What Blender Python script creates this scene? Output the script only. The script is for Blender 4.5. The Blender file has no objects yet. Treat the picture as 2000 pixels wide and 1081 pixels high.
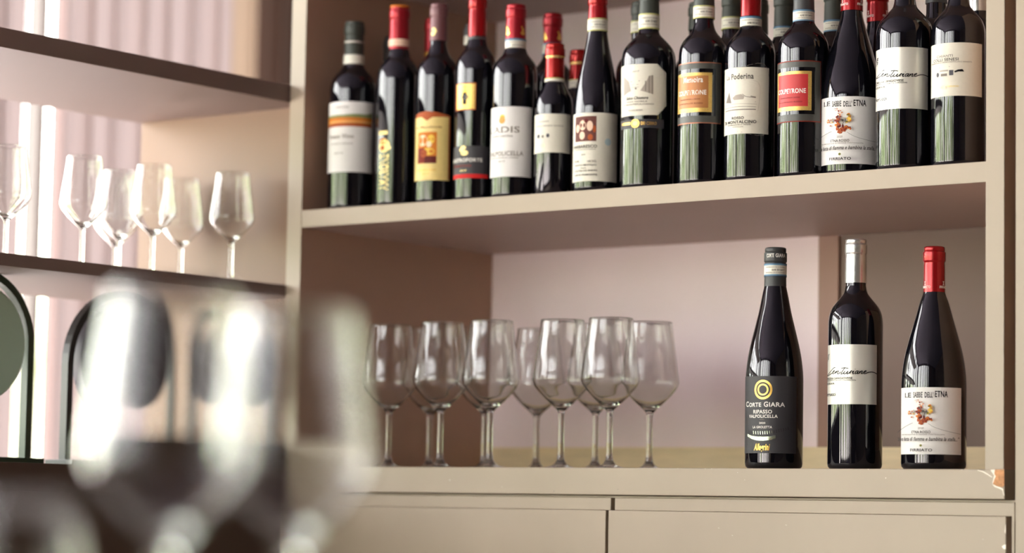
import bpy, bmesh, math, random
from math import sin, cos, pi, radians, sqrt
from mathutils import Vector, Matrix
random.seed(7)
S = bpy.context.scene
C = S.collection

# ------------------------------------------------------------------ camera
YAW, PITCH, ROLL, FPX = 0.6548821, 0.0872451, 0.0176336, 5344.24
CAM = Vector((2.8546844, -3.1741800, -0.0702932))
cam_data = bpy.data.cameras.new('camera')
cam_data.sensor_width = 36.0
cam_data.lens = FPX * 36.0 / 2000.0
cam_data.clip_start = 0.05
cam_data.dof.use_dof = True
cam_data.dof.focus_distance = 3.72
cam_data.dof.aperture_fstop = 2.5
cam = bpy.data.objects.new('camera', cam_data)
fwd = Vector((-sin(YAW)*cos(PITCH), cos(YAW)*cos(PITCH), sin(PITCH)))
rt = Vector((cos(YAW), sin(YAW), 0))
up = rt.cross(fwd)
r2 = cos(ROLL)*rt + sin(ROLL)*up
u2 = -sin(ROLL)*rt + cos(ROLL)*up
m = Matrix((r2, u2, -fwd)).transposed().to_4x4()
m.translation = CAM
cam.matrix_world = m
C.objects.link(cam)
S.camera = cam

# ------------------------------------------------------------------ world: bright hazy garden daylight
world = bpy.data.worlds.new('world'); S.world = world; world.use_nodes = True
nt = world.node_tree; nt.nodes.clear()
wo = nt.nodes.new('ShaderNodeOutputWorld'); wb = nt.nodes.new('ShaderNodeBackground')
tc = nt.nodes.new('ShaderNodeTexCoord'); sp = nt.nodes.new('ShaderNodeSeparateXYZ')
nt.links.new(tc.outputs['Generated'], sp.inputs[0])
ns = nt.nodes.new('ShaderNodeTexNoise'); ns.inputs['Scale'].default_value = 9; ns.inputs['Detail'].default_value = 4
nt.links.new(tc.outputs['Generated'], ns.inputs['Vector'])
ad = nt.nodes.new('ShaderNodeMath'); ad.operation = 'MULTIPLY_ADD'
nt.links.new(ns.outputs['Fac'], ad.inputs[0]); ad.inputs[1].default_value = 0.55; nt.links.new(sp.outputs['Z'], ad.inputs[2])
rp = nt.nodes.new('ShaderNodeValToRGB')
nt.links.new(ad.outputs[0], rp.inputs[0])
e = rp.color_ramp.elements
e[0].position = 0.10; e[0].color = (1.15, 1.04, 1.02, 1)
e[1].position = 0.22; e[1].color = (0.62, 0.66, 0.45, 1)
x = e.new(0.27); x.color = (0.24, 0.33, 0.11, 1)
x = e.new(0.30); x.color = (0.82, 0.92, 0.60, 1)
x = e.new(0.34); x.color = (0.98, 1.0, 0.92, 1)
x = e.new(0.50); x.color = (1.0, 0.99, 0.99, 1)
nt.links.new(rp.outputs[0], wb.inputs['Color'])
wb.inputs['Strength'].default_value = 16.0
nt.links.new(wb.outputs[0], wo.inputs['Surface'])

S.view_settings.view_transform = 'Standard'
S.view_settings.look = 'None'
S.view_settings.exposure = 0.0
S.view_settings.gamma = 1.0
S.view_settings.use_curve_mapping = False
S.cycles.use_denoising = True
try: S.cycles.denoiser = 'OPENIMAGEDENOISE'
except Exception: pass
S.cycles.max_bounces = 14
S.cycles.diffuse_bounces = 5
S.cycles.glossy_bounces = 6
S.cycles.transmission_bounces = 14
S.cycles.transparent_max_bounces = 16
S.cycles.sample_clamp_indirect = 8.0
S.cycles.sample_clamp_direct = 0.0

# ------------------------------------------------------------------ materials
MATS = {}
def mat(name, col, rough=0.5, metal=0.0, noise=0.0, nscale=20.0, bump=0.0, spec=0.5, coat=0.0, trans=0.0, ior=1.5, stretch=None):
    if name in MATS: return MATS[name]
    m = bpy.data.materials.new(name); m.use_nodes = True
    n = m.node_tree; b = n.nodes['Principled BSDF']
    b.inputs['Base Color'].default_value = (*col, 1); b.inputs['Roughness'].default_value = rough
    b.inputs['Metallic'].default_value = metal; b.inputs['Specular IOR Level'].default_value = spec
    b.inputs['Coat Weight'].default_value = coat; b.inputs['Transmission Weight'].default_value = trans
    b.inputs['IOR'].default_value = ior
    if noise or bump:
        t = n.nodes.new('ShaderNodeTexCoord'); mp = n.nodes.new('ShaderNodeMapping')
        if stretch: mp.inputs['Scale'].default_value = stretch
        z = n.nodes.new('ShaderNodeTexNoise'); z.inputs['Scale'].default_value = nscale; z.inputs['Detail'].default_value = 6
        n.links.new(t.outputs['Object'], mp.inputs[0]); n.links.new(mp.outputs[0], z.inputs['Vector'])
        if noise:
            r = n.nodes.new('ShaderNodeValToRGB'); n.links.new(z.outputs['Fac'], r.inputs[0])
            r.color_ramp.elements[0].position = 0.3; r.color_ramp.elements[1].position = 0.7
            r.color_ramp.elements[0].color = tuple(c*(1-noise) for c in col) + (1,)
            r.color_ramp.elements[1].color = tuple(min(1, c*(1+noise)) for c in col) + (1,)
            n.links.new(r.outputs[0], b.inputs['Base Color'])
        if bump:
            bp = n.nodes.new('ShaderNodeBump'); bp.inputs['Strength'].default_value = bump; bp.inputs['Distance'].default_value = 0.002
            n.links.new(z.outputs['Fac'], bp.inputs['Height']); n.links.new(bp.outputs[0], b.inputs['Normal'])
    MATS[name] = m; return m

def srgb(r, g, b):
    f = lambda v: ((v/255+0.055)/1.055)**2.4 if v > 10 else v/255/12.92
    return (f(r), f(g), f(b))
for nm, c, ro, me in [
    ('black', (12,12,14), .5, 0), ('ink', (26,24,26), .5, 0), ('ink2', (70,66,62), .6, 0), ('greyt', (128,120,112), .6, 0), ('greyp', (165,156,146), .6, 0), ('greyd', (52,50,52), .5, 0),
    ('slate', (82,82,88), .6, 0), ('whiteink', (236,232,224), .5, 0), ('gold', (224,178,92), .32, .75), ('goldpale', (240,214,140), .4, .3),
    ('silver', (172,178,160), .25, .85), ('orange', (206,120,44), .5, 0), ('orangelt', (222,160,90), .5, 0), ('rust', (168,84,44), .5, 0),
    ('redbr', (128,46,34), .5, 0), ('redbright', (206,40,40), .5, 0), ('maroon', (92,28,28), .5, 0), ('yellow', (232,196,84), .5, 0),
    ('yellowlt', (250,238,190), .4, 0), ('peach', (232,196,172), .5, 0), ('cream2', (236,222,186), .5, 0), ('olive', (110,108,40), .5, 0),
    ('olivegreen', (128,138,92), .5, 0), ('paleblue', (176,196,200), .5, 0), ('brownpic', (104,64,58), .6, 0), ('copper', (176,110,84), .4, .4)]:
    mat(nm, srgb(*c), ro, me, spec=.15 if me == 0 else .5)
mat('paper_white', srgb(222,219,216), .55, noise=.015, nscale=300, bump=.02)
mat('paper_cream', srgb(214,209,194), .55, noise=.02, nscale=300, bump=.02)
mat('label_satin', srgb(226,222,212), .34, .35)
mat('label_black', srgb(52,50,54), .55, noise=.03, nscale=400)
mat('label_smoke', srgb(70,70,66), .4)
mat('label_yellow', srgb(232,206,132), .5, noise=.03, nscale=200)
mat('label_gold', srgb(222,186,104), .38, .5, noise=.18, nscale=900)
mat('label_copper', srgb(176,116,66), .45, .15)
mat('label_red', srgb(190,46,48), .5)
mat('glass_black', (0.003, 0.003, 0.005), .03, spec=.65, ior=1.52)
mat('cap_black', srgb(52,53,54), .5)
mat('cap_charcoal', srgb(56,56,58), .45)
mat('cap_darkgreen', srgb(52,56,50), .5)
mat('cap_red', srgb(150,20,24), .2, .4)
mat('cap_red2', srgb(156,28,24), .24, .45)
mat('cap_crimson', srgb(150,24,36), .3, .45)
mat('cap_mauve', srgb(112,76,80), .4, .2)
mat('cap_silver', srgb(214,214,212), .26, .85)
mat('seal_paper', srgb(222,218,204), .6)
mat('seal_olive', srgb(186,184,118), .6)
mat('seal_blue', srgb(96,134,160), .6)
mat('seal_navy', srgb(40,64,92), .6)
PAINT = mat('beige_paint', srgb(160,145,126), .42, noise=.035, nscale=7, bump=.03)
GAPB = mat('gap_shade_brown', srgb(46,36,28), .7)  # carries the shade of the right-hand gap; also on the upper wing board
PANEL_SHADE = mat('panel_shade_face', srgb(176,142,120), .5, noise=.03, nscale=5)  # the beige paint, browned to stand in for shade on inner faces
WING_SHADE = mat('wing_shade_paint', srgb(112,92,84), .5, noise=.03, nscale=5)  # darker copy of the shelf paint, shade put into the colour
PANEL_TAN = mat('tan_panel_face', srgb(124,95,72), .5, noise=.03, nscale=5)
PAINT_IN = mat('shaded_inner_paint', srgb(184,160,152), .5, noise=.03, nscale=5, bump=.02)  # the beige paint again, toned apart for the shaded undersides
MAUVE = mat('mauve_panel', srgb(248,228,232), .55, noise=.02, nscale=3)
MAUVE_SHADE = mat('mauve_panel_shade', srgb(122,98,88), .55, noise=.03, nscale=4)  # shadow on the back wall, painted as a darker panel colour
SHADE_EDGE = mat('reddish_shade_edge', srgb(158,120,106), .5)  # border of that painted shadow, as an added strip
CHIP = mat('bare_chipboard', srgb(196,142,98), .8, noise=.25, nscale=220, bump=.4)
CHIPW = mat('paint_scratch', srgb(246,236,220), .6)
WOOD = mat('oak_strip', srgb(236,212,172), .5, noise=.08, nscale=12, stretch=(1, 1, 8))

def glass_mat():
    m = bpy.data.materials.new('clear_glass'); m.use_nodes = True
    n = m.node_tree; n.nodes.clear()
    o = n.nodes.new('ShaderNodeOutputMaterial'); g = n.nodes.new('ShaderNodeBsdfGlass')
    g.inputs['IOR'].default_value = 1.5; g.inputs['Roughness'].default_value = 0.0
    g.inputs['Color'].default_value = (.985, .99, .985, 1)
    n.links.new(g.outputs[0], o.inputs['Surface'])
    return m
GLASS = glass_mat()

# ------------------------------------------------------------------ helpers
def link(o, parent=None):
    C.objects.link(o)
    if parent: o.parent = parent
    return o
def mesh_obj(name, bm, mats, parent=None, smooth=False):
    me = bpy.data.meshes.new(name); bm.to_mesh(me); bm.free()
    for mm in (mats if isinstance(mats, (list, tuple)) else [mats]): me.materials.append(mm)
    if smooth: me.shade_smooth()
    return link(bpy.data.objects.new(name, me), parent)
def box(bm, lo, hi, bevel=0.0):
    v = [bm.verts.new((x, y, z)) for x in (lo[0], hi[0]) for y in (lo[1], hi[1]) for z in (lo[2], hi[2])]
    fs = [bm.faces.new([v[i] for i in q]) for q in ((0,1,3,2),(4,6,7,5),(0,4,5,1),(2,3,7,6),(0,2,6,4),(1,5,7,3))]
    if bevel:
        es = list({e for f in fs for e in f.edges})
        bmesh.ops.bevel(bm, geom=es, offset=bevel, segments=2, affect='EDGES', profile=.6)
def box_obj(name, lo, hi, m, parent=None, bevel=0.0008):
    c = [(a+b)/2 for a, b in zip(lo, hi)]
    bm = bmesh.new(); box(bm, [a-k for a, k in zip(lo, c)], [a-k for a, k in zip(hi, c)], bevel)
    bmesh.ops.recalc_face_normals(bm, faces=bm.faces)
    o = mesh_obj(name, bm, m, parent); o.location = c
    return o
def lathe(bm, prof, seg=64, z0=0.0, close=False):
    """revolve (r, z) profile; r==0 gives a pole"""
    rings = []
    for r, z in prof:
        if r < 1e-6: rings.append([bm.verts.new((0, 0, z+z0))])
        else: rings.append([bm.verts.new((r*cos(2*pi*i/seg), r*sin(2*pi*i/seg), z+z0)) for i in range(seg)])
    pairs = list(zip(rings, rings[1:])) + ([(rings[-1], rings[0])] if close else [])
    for a, b in pairs:
        for i in range(seg):
            j = (i+1) % seg
            if len(a) == 1 and len(b) == 1: continue
            if len(a) == 1: bm.faces.new((a[0], b[j], b[i]))
            elif len(b) == 1: bm.faces.new((a[i], a[j], b[0]))
            else: bm.faces.new((a[i], a[j], b[j], b[i]))
    bmesh.ops.recalc_face_normals(bm, faces=bm.faces)
def root(name, loc, rz, label, cat, group=None):
    o = bpy.data.objects.new(name, None); o.empty_display_size = .03
    o.location = loc; o.rotation_euler = (0, 0, rz); link(o)
    o['label'] = label; o['category'] = cat
    if group: o['group'] = group
    return o
def tag(o, label, cat, group=None):
    o['label'] = label; o['category'] = cat
    if group: o['group'] = group
    return o
def struct(o):
    o['kind'] = 'structure'; return o
def copy_tree(o, parent=None):
    c = o.copy(); C.objects.link(c); c.parent = parent
    for ch in list(o.children): copy_tree(ch, c)
    return c

# ------------------------------------------------------------------ text outlines -> triangles (built-in font)
_tc = {}
def text_tris(s, shear=0.0):
    k = (s, shear)
    if k in _tc: return _tc[k]
    cu = bpy.data.curves.new('t', 'FONT'); cu.body = s; cu.size = 1; cu.shear = shear; cu.resolution_u = 3; cu.offset = 0.02
    cu.space_character = 1.06
    o = bpy.data.objects.new('t', cu); C.objects.link(o)
    dg = bpy.context.evaluated_depsgraph_get(); dg.update()
    me = o.evaluated_get(dg).to_mesh(); me.calc_loop_triangles()
    vs = [(v.co.x, v.co.y) for v in me.vertices]; ts = [tuple(t.vertices) for t in me.loop_triangles]
    o.evaluated_get(dg).to_mesh_clear()
    bpy.data.objects.remove(o); bpy.data.curves.remove(cu)
    if vs:
        x0 = min(v[0] for v in vs); x1 = max(v[0] for v in vs)
        y0 = 0.0 if min(v[1] for v in vs) > -.35 and '“' not in s else min(v[1] for v in vs)
        y1 = max(v[1] for v in vs)
        vs = [((a-x0)/(x1-x0), (b-y0)/(y1-y0)) for a, b in vs]
    _tc[k] = (vs, ts); return _tc[k]

class Wrap:
    """collects flat print wrapped on a cylinder of radius R; phi in degrees (0 = local -Y, + = local +X), h in mm"""
    def __init__(s, R): s.R = R; s.v = []; s.f = []; s.mi = []; s.mats = []; s.lay = 0
    def midx(s, m):
        if m not in s.mats: s.mats.append(m)
        return s.mats.index(m)
    def P(s, phi, h, off):
        a = radians(phi); r = s.R + off
        return (r*sin(a), -r*cos(a), h/1000.0)
    def add(s, vs, fs, m):
        s.lay += 1; off = 0.00022 + 0.00004*s.lay
        b = len(s.v); s.v += [s.P(a, h, off) for a, h in vs]
        k = s.midx(m)
        for f in fs: s.f.append(tuple(b+i for i in f)); s.mi.append(k)
    def rect(s, pa, pb, h1, h2, m):
        n = max(2, int(abs(pb-pa)/4)); vs = []; fs = []
        for i in range(n+1):
            a = pa+(pb-pa)*i/n; vs += [(a, h1), (a, h2)]
        fs = [(2*i, 2*i+2, 2*i+3, 2*i+1) for i in range(n)]
        s.add(vs, fs, m)
    def text(s, t, pa, pb, h1, h2, m, shear=0.0):
        if shear == 'v':
            vs, ts = text_tris(t, 0.0)
            vs = [(pa+(pb-pa)*(1-y), h1+(h2-h1)*x) for x, y in vs]
        else:
            vs, ts = text_tris(t, shear)
            vs = [(pa+(pb-pa)*x, h1+(h2-h1)*y) for x, y in vs]
        s.add(vs, ts, m)
    def poly(s, pts, m):
        # clip into narrow vertical strips so that it follows the curve
        bm = bmesh.new(); f = bm.faces.new([bm.verts.new((a, h, 0)) for a, h in pts])
        lo = min(p[0] for p in pts); hi = max(p[0] for p in pts)
        a = lo + 5
        while a < hi:
            bmesh.ops.bisect_plane(bm, geom=bm.verts[:]+bm.edges[:]+bm.faces[:], plane_co=(a, 0, 0), plane_no=(1, 0, 0)); a += 5
        bmesh.ops.triangulate(bm, faces=bm.faces[:])
        bm.verts.index_update()
        s.add([(v.co.x, v.co.y) for v in bm.verts], [tuple(v.index for v in f.verts) for f in bm.faces], m); bm.free()
    def line(s, pts, w, m):
        k = 1000*s.R*pi/180  # mm per degree
        P2 = [(a*k, h) for a, h in pts]
        if len(P2) > 2:   # smooth (Catmull-Rom)
            Q = [P2[0]]+P2+[P2[-1]]; out = []
            for i in range(1, len(Q)-2):
                for j in range(5):
                    t = j/5; p0, p1, p2, p3 = Q[i-1:i+3]
                    out.append(tuple(.5*((2*p1[c])+(-p0[c]+p2[c])*t+(2*p0[c]-5*p1[c]+4*p2[c]-p3[c])*t*t+(-p0[c]+3*p1[c]-3*p2[c]+p3[c])*t**3) for c in (0, 1)))
            P2 = out+[P2[-1]]
        vs = []
        for i, p in enumerate(P2):
            a = P2[max(0, i-1)]; b = P2[min(len(P2)-1, i+1)]
            dx, dy = b[0]-a[0], b[1]-a[1]; L = sqrt(dx*dx+dy*dy) or 1
            nx, ny = -dy/L*w/2, dx/L*w/2
            vs += [((p[0]+nx)/k, p[1]+ny), ((p[0]-nx)/k, p[1]-ny)]
        s.add(vs, [(2*i, 2*i+1, 2*i+3, 2*i+2) for i in range(len(P2)-1)], m)
    def disc(s, phi, h, rx, ry, m):
        k = 1000*s.R*pi/180; n = 20
        s.add([(phi, h)]+[(phi+rx*cos(2*pi*i/n)/k, h+ry*sin(2*pi*i/n)) for i in range(n)], [(0, i+1, (i+1) % n+1) for i in range(n)], m)
    def ring(s, phi, h, rx, ry, w, m):
        k = 1000*s.R*pi/180; n = 32; vs = []
        for i in range(n):
            c, d = cos(2*pi*i/n), sin(2*pi*i/n)
            vs += [(phi+rx*c/k, h+ry*d), (phi+(rx-w)*c/k, h+(ry-w)*d)]
        s.add(vs, [(2*i, 2*((i+1) % n), 2*((i+1) % n)+1, 2*i+1) for i in range(n)], m)
    def build(s, name, parent):
        me = bpy.data.meshes.new(name); me.from_pydata(s.v, [], s.f)
        for m in s.mats: me.materials.append(MATS[m])
        me.polygons.foreach_set('material_index', s.mi); me.shade_smooth(); me.update()
        return link(bpy.data.objects.new(name, me), parent)

# measured bottles: metres, degrees; label elements as (angle in degrees, height in mm)
DATA = {'corte': {'X': 0.8304,
           'Y': 0.065,
           'R': 0.0401,
           'ang': -58.0,
           'els': [('rect', -85.9, 48.9, 21.4, 127.6, 'label_black'), ('ring', -23.1, 108.9, 13.52, 13.5, 3, 'gold'), ('ring', -23.1, 108.9, 8.11, 8.17, 2.2, 'gold'),
                   ('text', 'C', -72.3, -59.6, 85.8, 92.9, 'whiteink'), ('text', 'ORTE', -57.7, -26.1, 85.4, 91.0, 'whiteink'), ('text', 'G', -20.6, -12.2, 85.3, 92.3, 'whiteink'),
                   ('text', 'IARA', -10.2, 21.4, 85.4, 91.4, 'whiteink'), ('text', 'RIPASSO', -44.5, -4.0, 76.1, 81.1, 'whiteink'), ('text', 'VALPOLICELLA', -57.2, 7.1, 70.1, 74.4, 'whiteink'),
                   ('text', 'DOC', -29.1, -19.2, 67.0, 68.4, 'greyt'), ('text', '2020', -30.2, -17.1, 61.7, 64.2, 'whiteink'), ('text', 'LA GROLETTA', -45.5, -3.7, 55.7, 58.9, 'whiteink'),
                   ('line', [(-67.8, 54.1), (-66.3, 49.1)], 0.9, 'greyd'), ('line', [(-57.9, 53.5), (-56.8, 48.5)], 0.9, 'greyd'), ('line', [(-50.2, 53.0), (-49.3, 48.1)], 0.9, 'greyd'),
                   ('line', [(-43.7, 52.0), (-42.9, 47.7)], 0.9, 'silver'), ('line', [(-37.8, 51.7), (-37.1, 47.5)], 0.9, 'silver'), ('line', [(-32.4, 51.5), (-31.7, 47.3)], 0.9, 'silver'),
                   ('line', [(-27.3, 51.5), (-26.7, 47.3)], 0.9, 'silver'), ('line', [(-22.4, 51.5), (-21.8, 47.3)], 0.9, 'silver'), ('line', [(-17.7, 51.7), (-17.2, 47.5)], 0.9, 'silver'),
                   ('line', [(-13.2, 51.9), (-12.6, 47.7)], 0.9, 'silver'), ('line', [(-8.7, 52.2), (-8.1, 48.0)], 0.9, 'silver'), ('line', [(-4.3, 52.6), (-3.7, 48.4)], 0.9, 'silver'),
                   ('line', [(0.1, 53.1), (0.7, 48.9)], 0.9, 'greyd'), ('line', [(4.5, 53.7), (5.1, 49.5)], 0.9, 'greyd'), ('line', [(8.9, 54.4), (9.5, 50.2)], 0.9, 'greyd'),
                   ('line', [(13.4, 55.2), (14.0, 51.0)], 0.9, 'greyd'), ('line', [(18.0, 56.1), (18.6, 51.9)], 0.9, 'greyd'), ('line', [(22.7, 57.0), (23.3, 52.8)], 0.9, 'greyd'),
                   ('line', [(27.5, 58.1), (28.1, 53.9)], 0.9, 'greyd'),
                   ('poly',
                    [(-60.5, 48.2), (-46.7, 45.2), (-33.5, 44.1), (-20.0, 43.8), (-5.6, 44.5), (3.4, 46.0), (3.5, 41.8), (-5.5, 39.6), (-19.9, 38.5), (-33.4, 38.8), (-46.6, 41.0), (-60.4, 44.7)],
                    'silver'),
                   ('text', 'Allegrini', -40.8, -7.4, 25.5, 34.6, 'gold', 0.35)],
           'kind': 'burg',
           'H': 0.309,
           'rn': 0.0149,
           'cb': 252.0,
           'cap': 'cap_black',
           'band': (267.7, 286.3, 'doc'),
           'captext': ('CORTE GIARA', 297, 5)},
 'cent': {'X': 0.9595,
          'Y': 0.065,
          'R': 0.0372,
          'ang': -59.7,
          'els': [('rect', -85.9, 50.2, 87.6, 168.4, 'label_satin'), ('text', 'F', -82.2, -66.9, 150.9, 156.5, 'ink', 0.3), ('text', 'F', -82.7, -69.7, 146.8, 151.7, 'ink', 0.3),
                  ('line', [(-45.2, 137.2), (-50.2, 136.9), (-59.5, 133.3), (-72.2, 129.3), (-85.9, 127.2), (-72.4, 127.2), (-58.5, 129.4)], 1.05, 'black'),
                  ('line', [(-58.5, 129.4), (-52.3, 130.9), (-47.5, 132.8), (-49.9, 133.2), (-53.8, 131.0), (-53.0, 129.0), (-47.3, 130.0), (-41.9, 132.4), (-45.3, 129.1)], 1.05, 'black'),
                  ('line', [(-44.5, 129.9), (-38.2, 132.6), (-36.9, 131.9), (-39.8, 129.0), (-35.8, 128.9), (-30.7, 131.4)], 1.05, 'black'),
                  ('line', [(-29.9, 135.9), (-22.5, 136.7), (-14.4, 135.8)], 1.05, 'black'), ('line', [(-22.1, 136.5), (-26.4, 132.7), (-30.4, 128.8), (-28.1, 128.4), (-22.4, 130.9)], 1.05, 'black'),
                  ('line', [(-21.2, 132.4), (-24.0, 129.6), (-23.1, 128.3), (-18.7, 129.6), (-14.6, 132.4)], 1.05, 'black'),
                  ('line', [(-14.6, 132.4), (-17.2, 128.7), (-14.9, 128.7), (-10.1, 131.3), (-8.1, 132.6), (-5.7, 131.9)], 1.05, 'black'),
                  ('line', [(-8.1, 132.6), (-10.2, 130.0), (-11.3, 128.5)], 1.05, 'black'), ('line', [(-7.0, 130.0), (-2.8, 132.4), (-5.4, 128.7), (-2.1, 129.0)], 1.05, 'black'),
                  ('line', [(-0.4, 134.8), (0.1, 135.0)], 1.05, 'black'),
                  ('line', [(6.1, 132.5), (2.4, 132.2), (-0.3, 130.0), (0.3, 128.6), (4.1, 130.1), (6.5, 132.5), (4.4, 128.8), (7.3, 129.3)], 1.05, 'black'),
                  ('line', [(9.7, 132.5), (7.6, 128.8)], 1.05, 'black'), ('line', [(8.2, 129.7), (13.3, 132.6), (14.2, 131.5), (12.6, 128.9), (15.4, 129.2)], 1.05, 'black'),
                  ('line', [(16.4, 130.2), (21.8, 131.8), (22.0, 133.1), (18.6, 132.0), (16.9, 129.4), (20.5, 129.0), (27.1, 130.7), (34.7, 131.5), (43.3, 130.7), (50.0, 129.1)], 1.05, 'black'),
                  ('text', 'ROMAGNA SANGIOVESE', -85.9, -5.6, 121.2, 124.3, 'ink2'), ('text', 'DENOMINAZIONE DI ORIGINE CONTROLLATA', -85.9, 1.8, 119.2, 120.6, 'ink2'),
                  ('text', 'RISERVA', -85.9, -46.4, 114.4, 117.1, 'ink2'), ('text', 'Ferrucci', -84.7, -43.2, 99.0, 103.9, 'ink')],
          'kind': 'bord',
          'H': 0.315,
          'rn': 0.0146,
          'cb': 254.3,
          'cap': 'cap_silver'},
 'etna': {'X': 1.0802,
          'Y': 0.065,
          'R': 0.0433,
          'ang': -61.3,
          'els': [('rect', -80.6, 55.5, 20.0, 108.3, 'paper_white'), ('text', 'LE', -60.1, -42.7, 95.2, 101.3, 'ink'), ('text', 'SABBIE', -38.0, -19.7, 94.8, 102.3, 'ink'),
                  ('text', "DELL'", -16.0, -0.8, 94.8, 102.2, 'ink'), ('text', 'ETNA', 1.9, 24.7, 95.6, 103.7, 'ink'), ('disc', -25.5, 69.2, 2.39, 2.37, 'redbr'),
                  ('disc', -23.0, 69.1, 2.42, 2.13, 'redbr'), ('disc', -25.0, 70.3, 1.26, 1.67, 'redbr'), ('disc', -20.6, 64.6, 1.44, 2.06, 'orange'), ('disc', -20.5, 60.0, 2.25, 1.21, 'rust'),
                  ('disc', -13.2, 62.2, 1.2, 0.98, 'rust'), ('disc', -17.4, 63.4, 2.54, 2.26, 'rust'), ('disc', -20.2, 63.6, 2.42, 1.9, 'redbr'), ('disc', -10.4, 67.5, 2.45, 2.3, 'rust'),
                  ('disc', -12.1, 65.3, 2.41, 1.37, 'rust'), ('disc', -21.2, 61.5, 1.06, 1.98, 'rust'), ('disc', -13.1, 64.4, 1.47, 2.01, 'redbr'), ('disc', -27.9, 65.1, 1.2, 2.42, 'rust'),
                  ('disc', -13.0, 66.7, 1.62, 1.79, 'orange'), ('disc', -24.1, 62.5, 1.09, 1.05, 'redbr'), ('disc', -26.6, 69.9, 1.3, 1.34, 'orange'), ('disc', -21.9, 63.0, 1.89, 2.13, 'rust'),
                  ('disc', -27.0, 68.5, 1.71, 1.42, 'orange'), ('disc', -16.1, 66.2, 1.55, 1.88, 'redbr'), ('disc', -24.3, 60.8, 1.96, 1.44, 'rust'), ('disc', -21.9, 60.7, 2.05, 2.05, 'rust'),
                  ('disc', -14.9, 65.8, 1.09, 2.44, 'maroon'), ('disc', -17.4, 66.1, 2.17, 1.49, 'rust'), ('disc', -25.1, 64.7, 1.18, 2.33, 'rust'), ('disc', -16.7, 68.7, 1.35, 2.43, 'maroon'),
                  ('disc', -10.7, 67.1, 2.18, 1.14, 'orange'), ('disc', -25.1, 74.2, 1.48, 0.99, 'maroon'), ('disc', -21.0, 81.1, 1.48, 1.42, 'redbr'), ('disc', -25.4, 72.1, 1.55, 1.92, 'rust'),
                  ('disc', -28.6, 70.1, 2.28, 1.59, 'orange'), ('disc', -23.0, 77.1, 1.55, 1.45, 'maroon'), ('disc', -22.2, 78.2, 1.92, 1.77, 'redbr'), ('disc', -25.0, 75.7, 1.32, 1.51, 'redbr'),
                  ('disc', -25.0, 70.5, 1.95, 1.66, 'rust'), ('disc', -21.5, 76.3, 1.11, 1.86, 'orange'), ('disc', -26.8, 76.1, 1.84, 1.38, 'maroon'), ('disc', -27.5, 80.4, 1.41, 1.61, 'redbr'),
                  ('disc', -21.3, 76.9, 2.09, 1.03, 'redbr'), ('disc', -27.4, 73.9, 1.38, 1.0, 'redbr'), ('disc', -23.3, 71.3, 2.04, 1.17, 'rust'), ('disc', -25.4, 81.2, 1.14, 1.77, 'maroon'),
                  ('disc', -30.0, 76.0, 1.37, 1.5, 'redbr'), ('disc', -25.1, 67.8, 1.17, 1.54, 'maroon'), ('disc', -25.7, 77.6, 1.84, 1.6, 'rust'), ('disc', -18.7, 75.8, 1.08, 1.92, 'rust'),
                  ('disc', -25.2, 72.8, 1.17, 0.86, 'orange'), ('disc', -18.4, 71.3, 0.83, 0.93, 'greyp'), ('disc', -12.7, 75.2, 1.03, 1.15, 'slate'), ('disc', -17.3, 79.1, 1.81, 1.3, 'greyp'),
                  ('disc', -12.6, 72.8, 1.1, 1.33, 'greyp'), ('disc', -14.5, 78.5, 1.63, 1.39, 'greyp'), ('disc', -17.6, 74.8, 1.17, 1.21, 'greyt'), ('disc', -11.8, 76.1, 1.11, 1.66, 'slate'),
                  ('disc', -18.0, 73.1, 1.77, 1.28, 'greyp'), ('disc', -19.5, 79.3, 1.18, 1.17, 'greyt'), ('disc', -19.5, 75.0, 1.55, 1.12, 'greyt'), ('disc', -17.9, 76.7, 1.84, 1.23, 'ink2'),
                  ('disc', -10.6, 74.4, 1.05, 1.7, 'greyt'), ('disc', -40.1, 73.8, 1.52, 1.0, 'rust'), ('disc', -35.5, 73.5, 1.17, 1.03, 'yellow'), ('disc', -38.9, 68.8, 1.67, 0.82, 'rust'),
                  ('disc', -34.4, 77.6, 1.04, 1.04, 'greyp'), ('disc', -45.5, 74.6, 1.99, 1.41, 'peach'), ('disc', -37.6, 76.6, 1.36, 0.9, 'rust'), ('disc', -38.0, 74.6, 1.16, 1.21, 'yellow'),
                  ('disc', -37.7, 73.8, 1.39, 1.22, 'peach'), ('disc', -33.8, 76.3, 0.74, 1.3, 'greyp'), ('disc', -43.3, 76.4, 2.01, 1.19, 'greyp'), ('disc', -44.4, 73.3, 1.75, 1.41, 'greyp'),
                  ('disc', -37.1, 74.9, 1.69, 1.23, 'greyp'), ('disc', -43.4, 76.0, 1.41, 0.88, 'orange'), ('disc', -43.5, 73.5, 1.45, 0.9, 'orange'), ('disc', -24.5, 84.9, 0.64, 1.15, 'peach'),
                  ('disc', -19.8, 88.6, 1.16, 0.57, 'rust'), ('disc', -16.9, 86.4, 1.17, 0.59, 'redbr'), ('disc', -20.8, 83.4, 1.42, 1.13, 'orange'), ('disc', -17.7, 86.1, 0.95, 0.7, 'orange'),
                  ('disc', -22.9, 85.4, 1.15, 0.58, 'redbr'), ('disc', -23.6, 88.4, 0.85, 1.02, 'redbr'), ('disc', -21.7, 89.1, 0.7, 0.9, 'peach'), ('disc', -22.8, 88.0, 0.9, 1.08, 'redbr'),
                  ('disc', -20.0, 84.8, 1.07, 1.1, 'peach'), ('disc', -25.4, 91.5, 0.82, 0.53, 'orange'), ('disc', -28.5, 89.1, 0.77, 0.46, 'orange'), ('disc', -26.4, 91.7, 0.68, 0.46, 'redbr'),
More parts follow.
